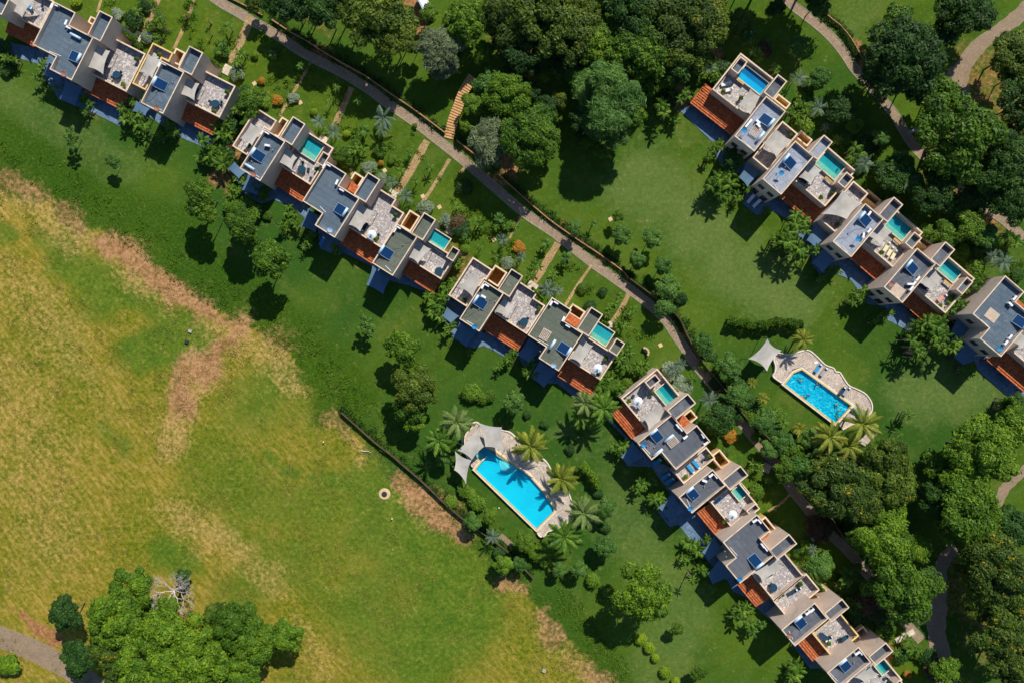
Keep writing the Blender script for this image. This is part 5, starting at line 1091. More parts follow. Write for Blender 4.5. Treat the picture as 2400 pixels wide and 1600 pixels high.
# ---------------------------------------------------------------- vegetation
def crown_mesh(name, n, leaf, seed, lobes=12, flat_=0.8, spread=0.58, lr=(0.32,0.52), droop=0.0, hollow=0.25, aspect=2.0):
    g = np.random.default_rng(seed)
    C = []; 
    for k in range(lobes):
        a = 2*PI*(k/lobes)*2.4+g.random()*0.8; r = spread*math.sqrt((k+0.3)/lobes)*(0.85+0.3*g.random()); z = (1-(r/spread)**2*0.85)*0.42*(0.6+0.6*g.random())+g.uniform(-.10,.10)
        C.append((math.cos(a)*r, math.sin(a)*r, z, g.uniform(*lr)))
    C = np.array(C); w = C[:,3]**2; idx = g.choice(lobes, n, p=w/w.sum()); d = g.normal(size=(n,3)); d[:,2] = np.abs(d[:,2])*0.9-0.25*g.random(n); d /= np.linalg.norm(d, axis=1)[:,None]
    rad = C[idx,3]*(1-hollow*g.random(n)**1.6)*(1+0.16*np.sin(d[:,0]*9+idx)*np.sin(d[:,1]*8+idx*2)+0.06*g.normal(size=n))
    p = C[idx,:3]+d*rad[:,None]*np.array([1,1,flat_]); p[:,2] -= droop*np.hypot(p[:,0],p[:,1])**2
    stray = g.random(n) < 0.05; p[stray] *= 1+0.14*g.random((stray.sum(),1))
    nrm = d+g.normal(size=(n,3))*0.55; nrm[:,2] += 0.35; nrm /= np.linalg.norm(nrm, axis=1)[:,None]
    t = np.cross(nrm, g.normal(size=(n,3))); t /= np.linalg.norm(t, axis=1)[:,None]; b = np.cross(nrm, t)
    s = leaf*(0.6+0.8*g.random((n,1))); L = t*s*aspect/1.6; Wd = b*s/1.6
    co = np.stack([p-L, p-Wd*0.9+nrm*s*0.15, p+L, p+Wd*0.9+nrm*s*0.15], 1).reshape(-1,3); q = np.arange(n*4).reshape(n,4)
    rr_ = np.hypot(p[:,0], p[:,1]); ctr = p[:,:2].mean(0); co[:,:2] -= ctr; co[:,:2] /= np.percentile(np.hypot(p[:,0]-ctr[0], p[:,1]-ctr[1]), 93)
    me = bpy.data.meshes.new(name); fast_mesh(me, co, q); return me
BASE = {}
def base_crown(style, k):
    key = (style, k)
    if key not in BASE:
        sd = 100+k*17+sum(map(ord, style))
        BASE[key] = {'big': lambda: crown_mesh('crown', 16000, 0.034, sd, 30, 0.95, 0.80, (0.15,0.30), hollow=0.18),
          'mid': lambda: crown_mesh('crown', 8000, 0.052, sd, 16, 0.9, 0.72, (0.20,0.38), hollow=0.2),
          'small': lambda: crown_mesh('crown', 2600, 0.09, sd, 8, 0.85, 0.55, (0.30,0.50), hollow=0.3),
          'ball': lambda: crown_mesh('crown', 2600, 0.075, sd, 5, 0.95, 0.26, (0.62,0.76), hollow=0.18),
          'open': lambda: crown_mesh('crown', 1500, 0.085, sd, 14, 0.7, 0.85, (0.10,0.22), hollow=0.5),
          'feather': lambda: crown_mesh('crown', 9000, 0.032, sd, 22, 0.7, 0.70, (0.16,0.34), droop=0.15, hollow=0.6, aspect=5.5)}[style]()
    return BASE[key]
CM = {}
def crown_for(style, mat):
    k = random.randrange(3); key = (style, k, mat)
    if key not in CM: m = base_crown(style, k).copy(); m.materials.clear(); m.materials.append(M[mat]); CM[key] = m
    return CM[key]
TM = {}
def trunk_mesh(k, style='tree'):
    key = (k, style)
    if key not in TM:
        r = random.Random(k+50); m = MB(); m.tube([(0,0,0),(r.uniform(-.04,.04),r.uniform(-.04,.04),.3),(r.uniform(-.06,.06),r.uniform(-.06,.06),.62)], [.045,.032,.024], 8)
        if style == 'tree':
            for i in range(6):
                a = 2*PI*i/6+r.uniform(-.4,.4); q = r.uniform(.30,.42); l = r.uniform(.3,.5)
                m.tube([(0,0,q-.06),(math.cos(a)*l*.5,math.sin(a)*l*.5,q+.14),(math.cos(a)*l,math.sin(a)*l,q+.18)], [.018,.012,.005], 5)
        TM[key] = m.mesh('trunk', M['trunk'])
    return TM[key]
ZONES = [((40,60),'upper left villa gardens'),((150,260),'on the lawn below the upper left villas'),((330,300),'in front of the upper left villas'),((350,60),'gardens above the upper left villas'),((540,100),'by the garden path at upper left'),
 ((530,320),'between the two upper left villa rows'),((680,210),'gardens above the upper middle villas'),((850,310),'gardens beside the long path'),((970,430),'gardens right of the upper middle villas'),((1120,550),'gardens above the central villas'),((1270,620),'gardens right of the central stone path'),((1440,740),'lawn right of the central villas'),
 ((520,470),'on the slope below the upper middle villas'),((720,540),'in front of the upper middle villas'),((1010,740),'in front of the central villas'),((900,850),'on the lawn above the boundary wall'),((1150,930),'lawn between central villas and left pool'),((1050,1030),'left of the left pool'),((1270,1060),'right of the left pool'),((1100,1180),'below the left pool'),((1250,1290),'on the wall below the left pool'),((1390,1200),'lower lawn right of the left pool'),
 ((1400,1360),'row at the lower lawn edge'),((1540,1520),'row at the bottom lawn edge'),((1640,1330),'in front of the lower right villas'),((1730,1450),'in front of the bottom right villas'),((1400,930),'at the left end of the lower right villas'),((1480,1120),'in front of the upper lower-right villas'),
 ((680,20),'in the woods at the top left'),((880,50),'in the woods left of the stairs'),((1030,120),'beside the stairs in the woods'),((1200,60),'top centre woods'),((1200,250),'central woods right of the stairs'),((1420,80),'top woods left of the upper right villas'),((1440,250),'lower edge of the central woods'),((1620,80),'woods above the upper right villas'),
 ((1780,100),'behind the topmost upper right villa'),((1890,220),'gardens by the upper right villas'),((2100,130),'between the upper right path and road'),((2230,330),'right of the upper right path'),((2260,40),'top right corner woods'),((2370,170),'right edge woods'),((2370,430),'dark woods at the right edge'),((2010,360),'gardens behind the second upper right villa'),((2160,460),'behind the third upper right villa'),((2260,560),'behind the fourth upper right villa'),
 ((1640,380),'left of the topmost upper right villa'),((1870,560),'in front of the upper right villas'),((2030,730),'in front of the third upper right villa'),((2200,780),'in front of the right edge villa'),((1420,550),'row along the path on the upper lawn'),((1540,650),'row along the bend of the path'),((1720,870),'hedge line left of the angled pool'),((1830,1030),'hedge line below the angled pool'),((1980,1010),'beside the angled pool deck'),((2120,980),'lawn right of the angled pool'),
 ((1970,1120),'woods below the angled pool'),((2080,1250),'woods beside the lower right path'),((2300,1050),'woods at the right below the lawn'),((2240,1180),'woods right of the narrow lawn'),((2120,1400),'lower right woods by the road fork'),((2340,1400),'lower right corner woods'),((1640,900),'gardens above the lower right villas'),((1790,1110),'gardens beside the lower path'),((1950,1330),'gardens behind the third lower right villa'),((2080,1520),'gardens at the bottom right'),
 ((400,1480),'lower left grove'),((170,1480),'beside the lower left road'),((600,1500),'lower left grove, right side')]
def zone(p): return min(ZONES, key=lambda z: (z[0][0]-p[0])**2+(z[0][1]-p[1])**2)[1]
def crownpos(p, h, f=0.62): return P(p, h*f)
TREES = {'G':('big','leaf_green','leafy green tree','tree'),'D':('big','leaf_dark','dark dense tree','tree'),'O':('big','leaf_olive','olive green tree','tree'),'Y':('big','leaf_yellow','tree with yellow flower clusters','tree'),
 'C':('feather','leaf_pale','grey-green feathery casuarina','tree'),'F':('feather','leaf_feather','feathery light green tree','tree'),'g':('mid','leaf_green','small green tree','tree'),'d':('mid','leaf_dark','small dark tree','tree'),'o':('mid','leaf_olive','small olive tree','tree'),
 'f':('mid','leaf_frangi','rounded frangipani with pale flowers','tree'),'s':('small','leaf_silver','silvery round shrub','shrub'),'b':('ball','leaf_bright','clipped bright green shrub','shrub'),'k':('small','leaf_dark','dark green shrub','shrub'),'x':('small','leaf_green','loose green shrub','shrub'),
 'l':('ball','leaf_lime','small lime shrub','shrub'),'r':('small','leaf_orange','orange flowering shrub','shrub'),'e':('small','leaf_red','dark reddish shrub','shrub'),'t':('open','leaf_frangi','thin sparse young tree','tree'),'B':('mid','leaf_bright','bright bushy tree','tree')}
def tree(kind, x, y, r, h=None):
    style, mat, desc, cat = TREES[kind]
    if style == 'big' and r < 44: style = 'mid'
    if style == 'big': r *= 1.06
    isS = cat == 'shrub'
    if h is None: h = (min(16, 3.0+r*(0.175 if kind in 'GDOYCF' else 0.14)) if not isS else max(1.0, r/12*1.15))
    f = 0.62 if not isS else 0.5; c = crownpos((x, y), h, f); R_ = r/12*(1-h*f/HC)
    root = empty('shrub' if isS else 'tree', (c.x, c.y, 0)); me = crown_for(style, mat)
    o = obj('foliage' if isS else 'crown', me, root, (0, 0, h*f*(0.92 if not isS else .8))); zz = min(R_*0.95, h*0.48) if not isS else min(R_, h*0.6)
    o.scale = (R_*random.uniform(.95,1.06), R_*random.uniform(.95,1.06), zz); o.rotation_euler[2] = random.uniform(0, 6.28)
    t = obj('stem' if isS else 'trunk', trunk_mesh(random.randrange(4), 'stem' if isS else 'tree'), root); t.scale = (R_, R_, h)
    if isS: t.scale = (R_*.8, R_*.8, h*.8)
    p = (x, y); tag(root, desc, cat, {'tree': 'trees around the villas', 'shrub': 'shrubs in the gardens'}[cat], zone(p), x); return root
TL = """j 190 200 50 G;j 560 150 62 O;j 870 120 74 O;j 1100 300 58 O;j 1250 130 44 O;j 700 440 50 D;j 1380 420 46 G;j 1700 80 58 D;j 1780 480 58 G;j 2010 230 60 O;j 2250 190 60 Y;j 2160 420 50 O;j 2080 620 40 D;j 1480 760 46 F 17;j 1600 880 48 F 17;j 1330 800 42 F;j 1480 1040 48 F 17;j 1690 1000 38 G 15;j 1520 1220 32 F 14;j 1270 680 34 g;j 1670 720 40 g
j 540 860 48 G;j 400 760 36 f;j 740 1260 56 G 16;j 640 1060 36 G;j 900 980 28 d;j 1030 920 20 o;j 250 960 28 g;j 400 1300 48 C;j 400 1530 18 g;j 160 1150 15 g;j 890 700 16 g;j 980 650 14 g;j 1270 1320 14 g;j 1405 1390 17 B;j 850 1380 28 G;j 940 1250 26 G;j 1250 1100 30 d;j 1300 1230 28 k;j 500 320 34 O;j 750 820 24 d;j 1050 480 40 D;j 1850 740 30 G;j 1950 750 18 g;j 1950 480 40 D;j 600 620 26 k;j 330 480 26 G;j 130 480 24 G;j 1750 250 26 G
i 2080 430 48 C;i 2140 600 30 C;i 1500 120 70 O 16;i 1650 330 44 O 15;i 1280 20 46 O 15;i 700 40 40 D 13;i 390 20 24 o;i 790 90 22 Y;i 1010 60 42 D 15;i 1150 -100 44 D 16;i 860 -60 40 D 14;i 1750 200 36 O 14;i 550 20 28 D 10;i 2250 150 26 g;i 1980 120 20 B;i 1850 430 18 o
k 150 190 54 O;k 90 400 38 O;k 400 150 28 o;k 450 240 20 F;k 930 20 32 D;k 780 310 22 f;k 1480 140 36 G;k 1520 400 84 D;k 1380 520 48 D;k 1620 560 44 D;k 1790 650 42 G;k 1900 930 88 G;k 1740 1130 34 Y;k 1900 50 52 D;k 2030 100 42 D;k 1800 240 36 D;k 2270 370 50 O;k 2310 510 40 D;k 2320 950 46 O;k 2200 1190 56 D;k 2350 700 50 D 16;k 2180 950 40 D 15;k 2280 1080 50 D 15;k 2330 1320 46 D;k 950 530 24 f;k 1370 950 20 f;k 1520 1110 24 f;k 1480 1220 38 D;k 880 580 18 x;k 1100 750 32 D;k 560 340 18 e
k 250 150 26 G;k 230 520 18 x;k 160 480 22 x;k 60 560 16 x;k 830 860 20 x;k 1180 870 18 x;k 650 50 20 D
g 1140 330 22 x;g 1500 200 44 D;g 1700 310 22 f;g 1600 80 36 D;g 2100 60 48 D;g 2250 270 50 D;g 1740 540 22 x;g 1640 590 30 g;g 1860 520 34 G;g 2000 600 28 f;g 1780 750 18 x;g 1460 560 18 B;g 1980 740 22 k;g 1900 900 22 x;g 2290 960 13 k;g 2020 250 36 D;g 1850 230 30 D;g 1300 80 20 k;g 1480 640 14 x;g 1850 400 24 D
z 1960 -130 80 D 22;z 1850 -150 70 D 22;z 1900 -85 58 D 16;z 1820 -95 52 D 16;z 1760 -60 40 D 14;j 830 230 50 O;j 1000 170 50 O;j 620 250 40 O;j 1200 380 42 G;j 1560 300 40 G;j 1850 100 44 D;j 1860 300 36 O;j 1400 620 34 F;j 1130 620 30 D;j 850 560 30 D;j 1000 600 26 O;j 1760 620 34 G;j 1700 330 34 G;j 600 450 34 O;j 1350 0 40 O;j 1620 -40 50 D;j 1900 -30 50 O;j 2100 0 46 O;j 2350 60 46 O;j 640 950 30 G;j 850 1100 34 G;j 720 1400 30 G;j 1400 1120 40 F;j 1380 900 36 F
n 650 950 66 Y;n 800 780 30 o;n 1100 700 48 O;n 1150 900 50 Y;n 560 740 34 o;n 850 1080 46 O;n 1120 1180 42 G;n 330 780 32 f;n 1050 1440 56 G;n 900 1400 38 G;n 1560 750 36 G;n 1950 600 66 G;n 2150 740 42 G;n 2250 420 42 G;n 2290 220 30 G;n 1800 930 54 G;n 1850 1150 66 G;n 1600 1060 44 D;n 1750 1300 44 G;n 2250 1300 42 D;n 2100 1450 40 Y;n 600 1100 34 O;n 480 860 30 O;n 1210 780 30 G;n 960 940 30 Y
o 900 720 68 G;o 750 350 50 G;o 1000 340 30 G;o 650 650 40 G;o 1010 900 26 C;o 1600 340 52 Y;o 1750 560 70 Y;o 1550 760 46 O;o 1850 860 60 Y;o 1720 1120 56 Y;o 1880 1380 54 O;o 1250 1450 32 G;o 1160 1440 26 e;o 100 480 28 f;o 500 830 26 e;o 640 760 30 e;o 420 960 22 k;o 580 920 24 k;o 830 1310 18 k;o 890 1490 8 r;o 380 830 14 x;o 700 1040 22 x;o 500 150 20 g;o 1080 1330 20 k;o 1850 200 40 D;o 1450 480 26 Y;o 940 1290 14 x;o 640 1130 16 x
m 900 700 50 G;m 800 900 60 G;m 760 1070 46 Y;m 1160 950 60 G;m 1000 1200 64 G;m 1340 1190 66 G;m 1620 930 52 G;m 1470 900 34 Y;m 1540 840 26 Y;m 830 960 24 Y;m 1740 1050 48 G;m 1970 1000 38 G;m 1650 1260 46 G;m 850 1280 42 Y;m 1260 590 17 d;m 450 850 38 D;m 540 1150 42 D;m 1100 1300 50 G;m 1480 1060 44 G;m 1030 880 34 G;m 60 1200 24 x
s 620 570 34 G 13;s 590 690 26 G 12;s 690 740 24 G 12;s 980 840 34 G 13;s 1050 930 22 G 11;s 970 740 20 G 11;s 1240 1150 42 G 13
q 620 240 22 t;q 640 310 14 t;q 950 450 40 G;q 1050 810 46 O;q 1020 980 38 G;q 1160 870 26 O;q 1060 1120 26 G;q 1590 860 21 b;q 1690 910 13 b;q 1755 890 13 b;q 1320 1480 15 f
h 1000 170 26 f;h 1120 275 9 k;h 1280 362 10 k;h 1515 598 11 k;h 1775 1005 10 k;h 1840 1140 22 f;h 1835 1310 13 k;h 1840 1490 24 f;h 540 970 16 b;h 600 1010 14 b;h 660 1090 18 b;h 780 1210 19 B;h 420 1080 14 b;h 620 1262 19 f;h 350 690 15 f;h 405 850 4 b;h 1100 1440 24 B;h 1250 1530 20 b;h 460 850 13 x
p 600 530 20 b;p 620 580 13 b;p 280 600 22 B;p 415 600 16 f;p 735 640 16 f;p 780 690 10 b;p 895 640 19 f;p 1010 725 16 b;p 1125 810 15 b;p 1410 840 62 G;p 1400 1205 13 l;p 1470 1280 12 l;p 1520 1362 9 l;p 1598 1482 13 l;p 1685 1560 11 l;p 1700 1130 14 g;p 1890 1480 15 g;p 240 500 14 k
r 250 730 26 f;r 350 1020 26 f;r 580 1260 28 f;r 770 1470 26 f;r 1050 1430 24 f;r 0 500 22 f;r 460 1200 14 x;r 150 1240 32 d;r 255 1410 15 r;r 1040 1520 16 k;r 640 1540 20 f;r 900 1540 16 x;r 320 900 16 k;r 450 1110 17 k;r 520 1190 14 x;r 680 1370 18 k;r 860 1400 15 x;r 110 900 14 k;r 190 1040 14 k;r 330 1200 16 k;r 60 640 16 k;r 20 720 14 x;r 1700 1560 26 G
c 1365 135 16 f;c 1790 200 23 f;c 2070 225 23 f;c 1940 415 17 f;c 1760 25 13 g;c 2170 480 20 f;c 2215 680 27 f;c 2340 780 14 k;c 350 232 11 b;c 350 320 11 b;c 320 150 20 k;c 740 460 15 s;c 850 310 13 r;c 1430 690 12 x;c 700 150 12 x;c 190 70 15 s;c 280 80 20 e;c 1620 720 10 k;c 770 100 12 x;c 1500 860 14 k;c 2180 870 22 f
d 1330 720 36 d;d 1415 862 15 r;d 1660 1370 17 b;d 870 270 20 s;d 970 400 22 s;d 1300 780 22 d;d 1480 480 22 f;d 1600 640 14 x;d 1370 1020 9 x;d 1260 900 10 x;d 1240 800 12 x;d 1300 940 10 x;d 1900 1000 20 f;d 300 130 14 x;d 470 380 12 x;d 1950 1180 30 g;d 2000 1020 24 g;d 1650 880 10 x
e 1110 620 28 f;e 1430 620 10 x;e 1120 300 30 e;e 1010 450 16 x;e 120 1500 14 g;e 950 490 14 k;e 1320 760 16 k;e 1180 690 9 x;e 1280 870 10 x
a 2170 680 16 s;a 1080 130 13 s;a 1350 345 14 s;a 700 15 12 l;a 1230 190 20 k;a 2040 480 15 k;a 2240 900 20 x;a 2180 1000 16 x;a 650 1240 18 t;a 655 1330 14 t;a 1030 1480 16 f;a 20 440 20 k;a 90 560 14 k;a 60 640 14 k;a 1960 1450 22 x;a 2050 1300 20 k;a 2110 1180 22 k;a 1330 60 14 k;a 1900 560 8 x;a 1230 350 9 x;a 1050 250 10 x;a 1100 290 9 x;a 1270 430 9 x
i 440 745 8 r;i 590 920 12 r;i 735 900 12 s;i 925 1030 8 l;i 1225 1230 8 l;i 350 940 32 g;i 560 480 12 x;i 380 510 8 x;i 280 860 18 k;i 470 940 12 x;i 780 1100 8 b;i 1540 1500 6 r;i 1430 1540 15 s;i 1170 1420 18 g;i 1530 1380 15 x;i 1850 1160 6 x;i 860 430 6 x;i 830 390 7 k;i 1640 910 5 k;i 1010 1200 10 x;i 200 1000 18 k
b 1550 855 12 s;b 1430 1010 5 k;b 60 480 16 k;b 140 560 14 e;b 130 640 16 k;b 60 560 18 x;b 1560 960 10 x;b 1950 1130 17 s;b 2310 930 18 k;b 1240 660 22 x;b 1640 680 10 x;b 2290 1330 14 k;b 500 1200 10 x;b 270 1260 34 g;b 180 1100 20 x
f 850 190 16 x;f 800 230 12 x;f 1260 760 16 x;f 1300 560 22 x;f 1400 620 18 x;f 1560 770 13 x;f 1700 870 16 k;f 1700 1110 13 b;f 650 1080 26 d;f 560 240 22 k;f 480 280 22 x;f 320 290 20 x;f 200 80 26 D;f 90 330 18 k;f 60 500 22 k;f 1060 530 6 k;f 220 170 20 G;f 1440 380 14 f;f 2150 1160 28 D;f 2250 1120 20 f;f 2080 1180 26 D;f 1600 1010 8 x;f 1880 940 26 k;f 1820 1130 20 k""".replace('\n', ';').split(';')
for t in TL:
    g_, x, y, r, k, *hh = t.split(); x, y, r = float(x), float(y), float(r)
    if r <= 1: continue
    p = px(g_, x, y); tree(k, p[0], p[1], r, float(hh[0]) if hh else None)
# clipped hedges: one continuous leafy body each
def hedge(lab, reg, line, w, h, mat='leaf_green'):
    W3 = [P(px(reg, *q)) for q in line]; g = np.random.default_rng(5); pts = []; tot = sum((W3[i+1]-W3[i]).length for i in range(len(W3)-1)); n = int(tot*520)
    root = empty('hedge', (W3[0].x, W3[0].y, 0)); seg = [(W3[i+1]-W3[i]).length for i in range(len(W3)-1)]
    cs = np.cumsum([0]+seg); s = g.random(n)*tot; k = np.clip(np.searchsorted(cs, s)-1, 0, len(seg)-1); A = np.array([[*v] for v in W3]); t = (s-cs[k])/np.array(seg)[k]
    c = A[k]*(1-t[:,None])+A[k+1]*t[:,None]; th = g.random(n)*PI; bump = 1+0.18*np.sin(s*2.1)+0.1*np.sin(s*5.3+1); dv = A[k+1]-A[k]; dv /= np.linalg.norm(dv, axis=1)[:,None]; nv_ = np.stack([-dv[:,1], dv[:,0], 0*dv[:,0]], 1)
    pr = c+nv_*(np.cos(th)*w/2*bump*(1-.15*g.random(n)))[:,None]; pr[:,2] = (h*(0.15+0.85*np.sin(th)**0.6))*bump**0.5*(1-.1*g.random(n)); pr[:,:2] -= np.array([W3[0].x, W3[0].y])
    q = g.normal(size=(n,3)); q[:,2] += .6; q /= np.linalg.norm(q, axis=1)[:,None]; tt = np.cross(q, g.normal(size=(n,3))); tt /= np.linalg.norm(tt, axis=1)[:,None]; b = np.cross(q, tt); sz = .16*(.6+.8*g.random((n,1)))
    me = bpy.data.meshes.new('foliage'); fast_mesh(me, np.stack([pr-tt*sz, pr-b*sz*.6, pr+tt*sz, pr+b*sz*.6], 1).reshape(-1,3), np.arange(4*n).reshape(n,4), M[mat]); obj('foliage', me, root)
    m = MB()
    for i in range(len(W3)): q2 = W3[i]-W3[0]; m.cyl((q2.x,q2.y,0), (q2.x,q2.y,h*.6), .06, n=5)
    m.build('stem', M['trunk'], root); root['label'] = lab; root['category'] = 'hedge'
hedge('wavy hedge casting a long shadow on the right lawn above the grey sail', 'r', [(212,300),(290,325),(400,340),(480,355),(560,345),(660,320),(760,315),(840,335),(922,332)], 1.9, 2.3)
hedge('curved clipped hedge on the lawn right of the left pool', 'h', [(1610,722),(1650,775),(1695,815),(1735,870),(1755,930)], 1.7, 2.4, 'leaf_bright')
hedge('narrow hedge between the shrubs below the left pool', 'p', [(400,400),(470,440),(540,500)], 2.2, 1.8, 'leaf_bright')
for j_, ln in enumerate([[(1040,245),(1110,285),(1180,315),(1260,400),(1320,455)], [(1870,555),(1960,595),(2050,650)]]):
    hedge('leafy creeper hedge trailing on the garden wall of %s upper left terrace' % ('a first' if j_ == 0 else 'a second'), 'a', ln, 0.8, 4.6)
hedge('creeper trailing on the garden wall behind the wide upper middle terrace', 'b', [(1515,945),(1580,985),(1640,1025)], 0.6, 4.5)
hedge('creeper on the garden wall behind the first central terrace', 'c', [(960,700),(1010,745),(1070,800)], 0.6, 4.5)
hedge('creeper above the plunge pool of the central villas', 'c', [(1595,1000),(1650,1035)], 0.6, 3.9)
hedge('creeper along the rear wall of the fourth lower right terrace', 'e', [(945,600),(1010,680),(1085,755)], 0.6, 4.4, 'leaf_bright')
# ---- palms
def frond_mesh(mat, n=20, ll=0.30, lw=0.035, arch=0.35, broad=False, seed=0):
    r = random.Random(seed); m = MB(); pts = []
    for i in range(11):
        t = i/10; pts.append(Vector((t*(1-0.12*t), 0, arch*(t-1.55*t*t)+0.02)))
    m.tube(pts, [0.016*(1-0.8*i/10)+0.002 for i in range(11)], 4)
    if broad:
        vs = []; 
        for i in range(11):
            t = i/10; w = 0.19*math.sin(PI*min(1, t*0.92+0.06))**0.7; p = pts[i]; vs += [p+Vector((0,-w,0.05*(1-t))), p, p+Vector((0,w,0.05*(1-t)))]
        fs = []
        for i in range(1, 10): a = 3*i; fs += [(a,a+3,a+4,a+1), (a+1,a+4,a+5,a+2)]
        m.add(vs, fs)
    else:
        for i in range(n):
            t = 0.14+0.85*i/(n-1); k = t*10; j = min(9, int(k)); p = pts[j].lerp(pts[j+1], k-j); L = ll*(math.sin(PI*(t*0.86+0.12))**0.6)*r.uniform(.85,1.1)
            for s in (-1, 1):
                d = Vector((0.62+0.5*t, s*0.95, -0.22-0.25*r.random())).normalized(); wv = Vector((lw, 0, 0)); q = p+d*L*0.55; e = p+d*L+Vector((0,0,-0.10*L)); m.add([p-wv*.4, q-wv*.5, e, q+wv*.5, p+wv*.4], [(0,1,2,3,4)])
    me = m.mesh('frond', M[mat]); return me
FR = {}
def frond(kind, k):
    key = (kind, k)
    if key not in FR:
        mat = {'K':'frond_green','N':'frond_yellow','P':'frond_pale','A':'frond_green','V':'frond_silver','J':'frond_green','L':'frond_green','T':'frond_silver'}[kind]
        FR[key] = frond_mesh(mat, {'K':24,'N':24,'P':24,'A':15,'V':16,'J':14,'L':12,'T':20}[kind], {'A':0.30,'J':.2,'V':.22}.get(kind, 0.21), {'A':0.085,'J':.06,'V':.035}.get(kind, 0.034), {'A':0.55,'J':.35,'V':.25,'T':.2}.get(kind, 0.35), kind == 'L', k)
    return FR[key]
PT = {}
def palm(kind, x, y, r, h=None):
    spec = {'K':('tall coconut palm',21,6.5),'N':('coconut palm with yellowing fronds',20,6.5),'P':('pale green coconut palm',21,6.5),'A':('bushy areca palm clump',26,2.6),'V':('silvery-blue fan palm',14,3.2),'J':('small dark palm',11,2.4),'L':('broad-leaved banana plant',10,2.4),'T':('large silvery traveller palm',13,3.5)}[kind]
    n = spec[1]; h = h or min(spec[2]*(0.75+0.25*min(1.3, r/25)), 0.5+r*0.16); c = P((x, y), h); L = r/12*(1-h/HC)*(1.35 if kind in 'AKNP' else 1.2)
    root = empty('palm' if kind != 'L' else 'banana_plant', (c.x, c.y, 0))
    if kind == 'A':
        cl = 4; offs = [(random.uniform(-.42,.42)*L, random.uniform(-.42,.42)*L, random.uniform(.6,1.0)) for _ in range(cl)]
    else: offs = [(0,0,1)]
    per = n//len(offs)
    for ci, (ox, oy, fh) in enumerate(offs):
        m = MB(); lean = (random.uniform(-.15,.15), random.uniform(-.15,.15)); rr = {'K':.16,'N':.16,'P':.16}.get(kind, .09)
        key = (kind, ci, random.randrange(2))
        if key not in PT:
            m.tube([(lean[0], lean[1], 0), (lean[0]*.4, lean[1]*.4, .5), (0,0,1)], [rr*1.3, rr, rr*.8], 7); PT[key] = m.mesh('trunk', M['palmtrunk'])
        t = obj('trunk', PT[key], root, (ox, oy, 0)); t.scale = (1, 1, h*fh)
        a0 = random.uniform(0, 6.28)
        for i in range(per):
            f = obj('frond', frond(kind, random.randrange(3)), root); s = L*random.uniform(.82,1.08)*(0.66 if kind == 'A' else 1)
            lay = (i % 3)/2.0; tilt = {'A': R(-38+34*lay), 'J': R(-20+35*lay), 'L': R(-32+34*lay), 'V': R(-30+48*lay), 'T': R(-10+30*lay)}.get(kind, R(-26+50*lay))
            az = a0+2*PI*i/per+random.uniform(-.16,.16)
            if kind == 'T': az = R(120)+ (0 if i % 2 else PI)+random.uniform(-.35,.35) if i < 7 else a0+i
            f.matrix_basis = Matrix.Translation((ox, oy, h*fh)) @ Matrix.Rotation(az, 4, 'Z') @ Matrix.Rotation(tilt, 4, 'Y') @ Matrix.Rotation(random.uniform(-.3,.3), 4, 'X') @ Matrix.Scale(s, 4)
    tag(root, spec[0], 'palm' if kind != 'L' else 'banana plant', 'palms and banana plants', zone((x, y)), x); return root
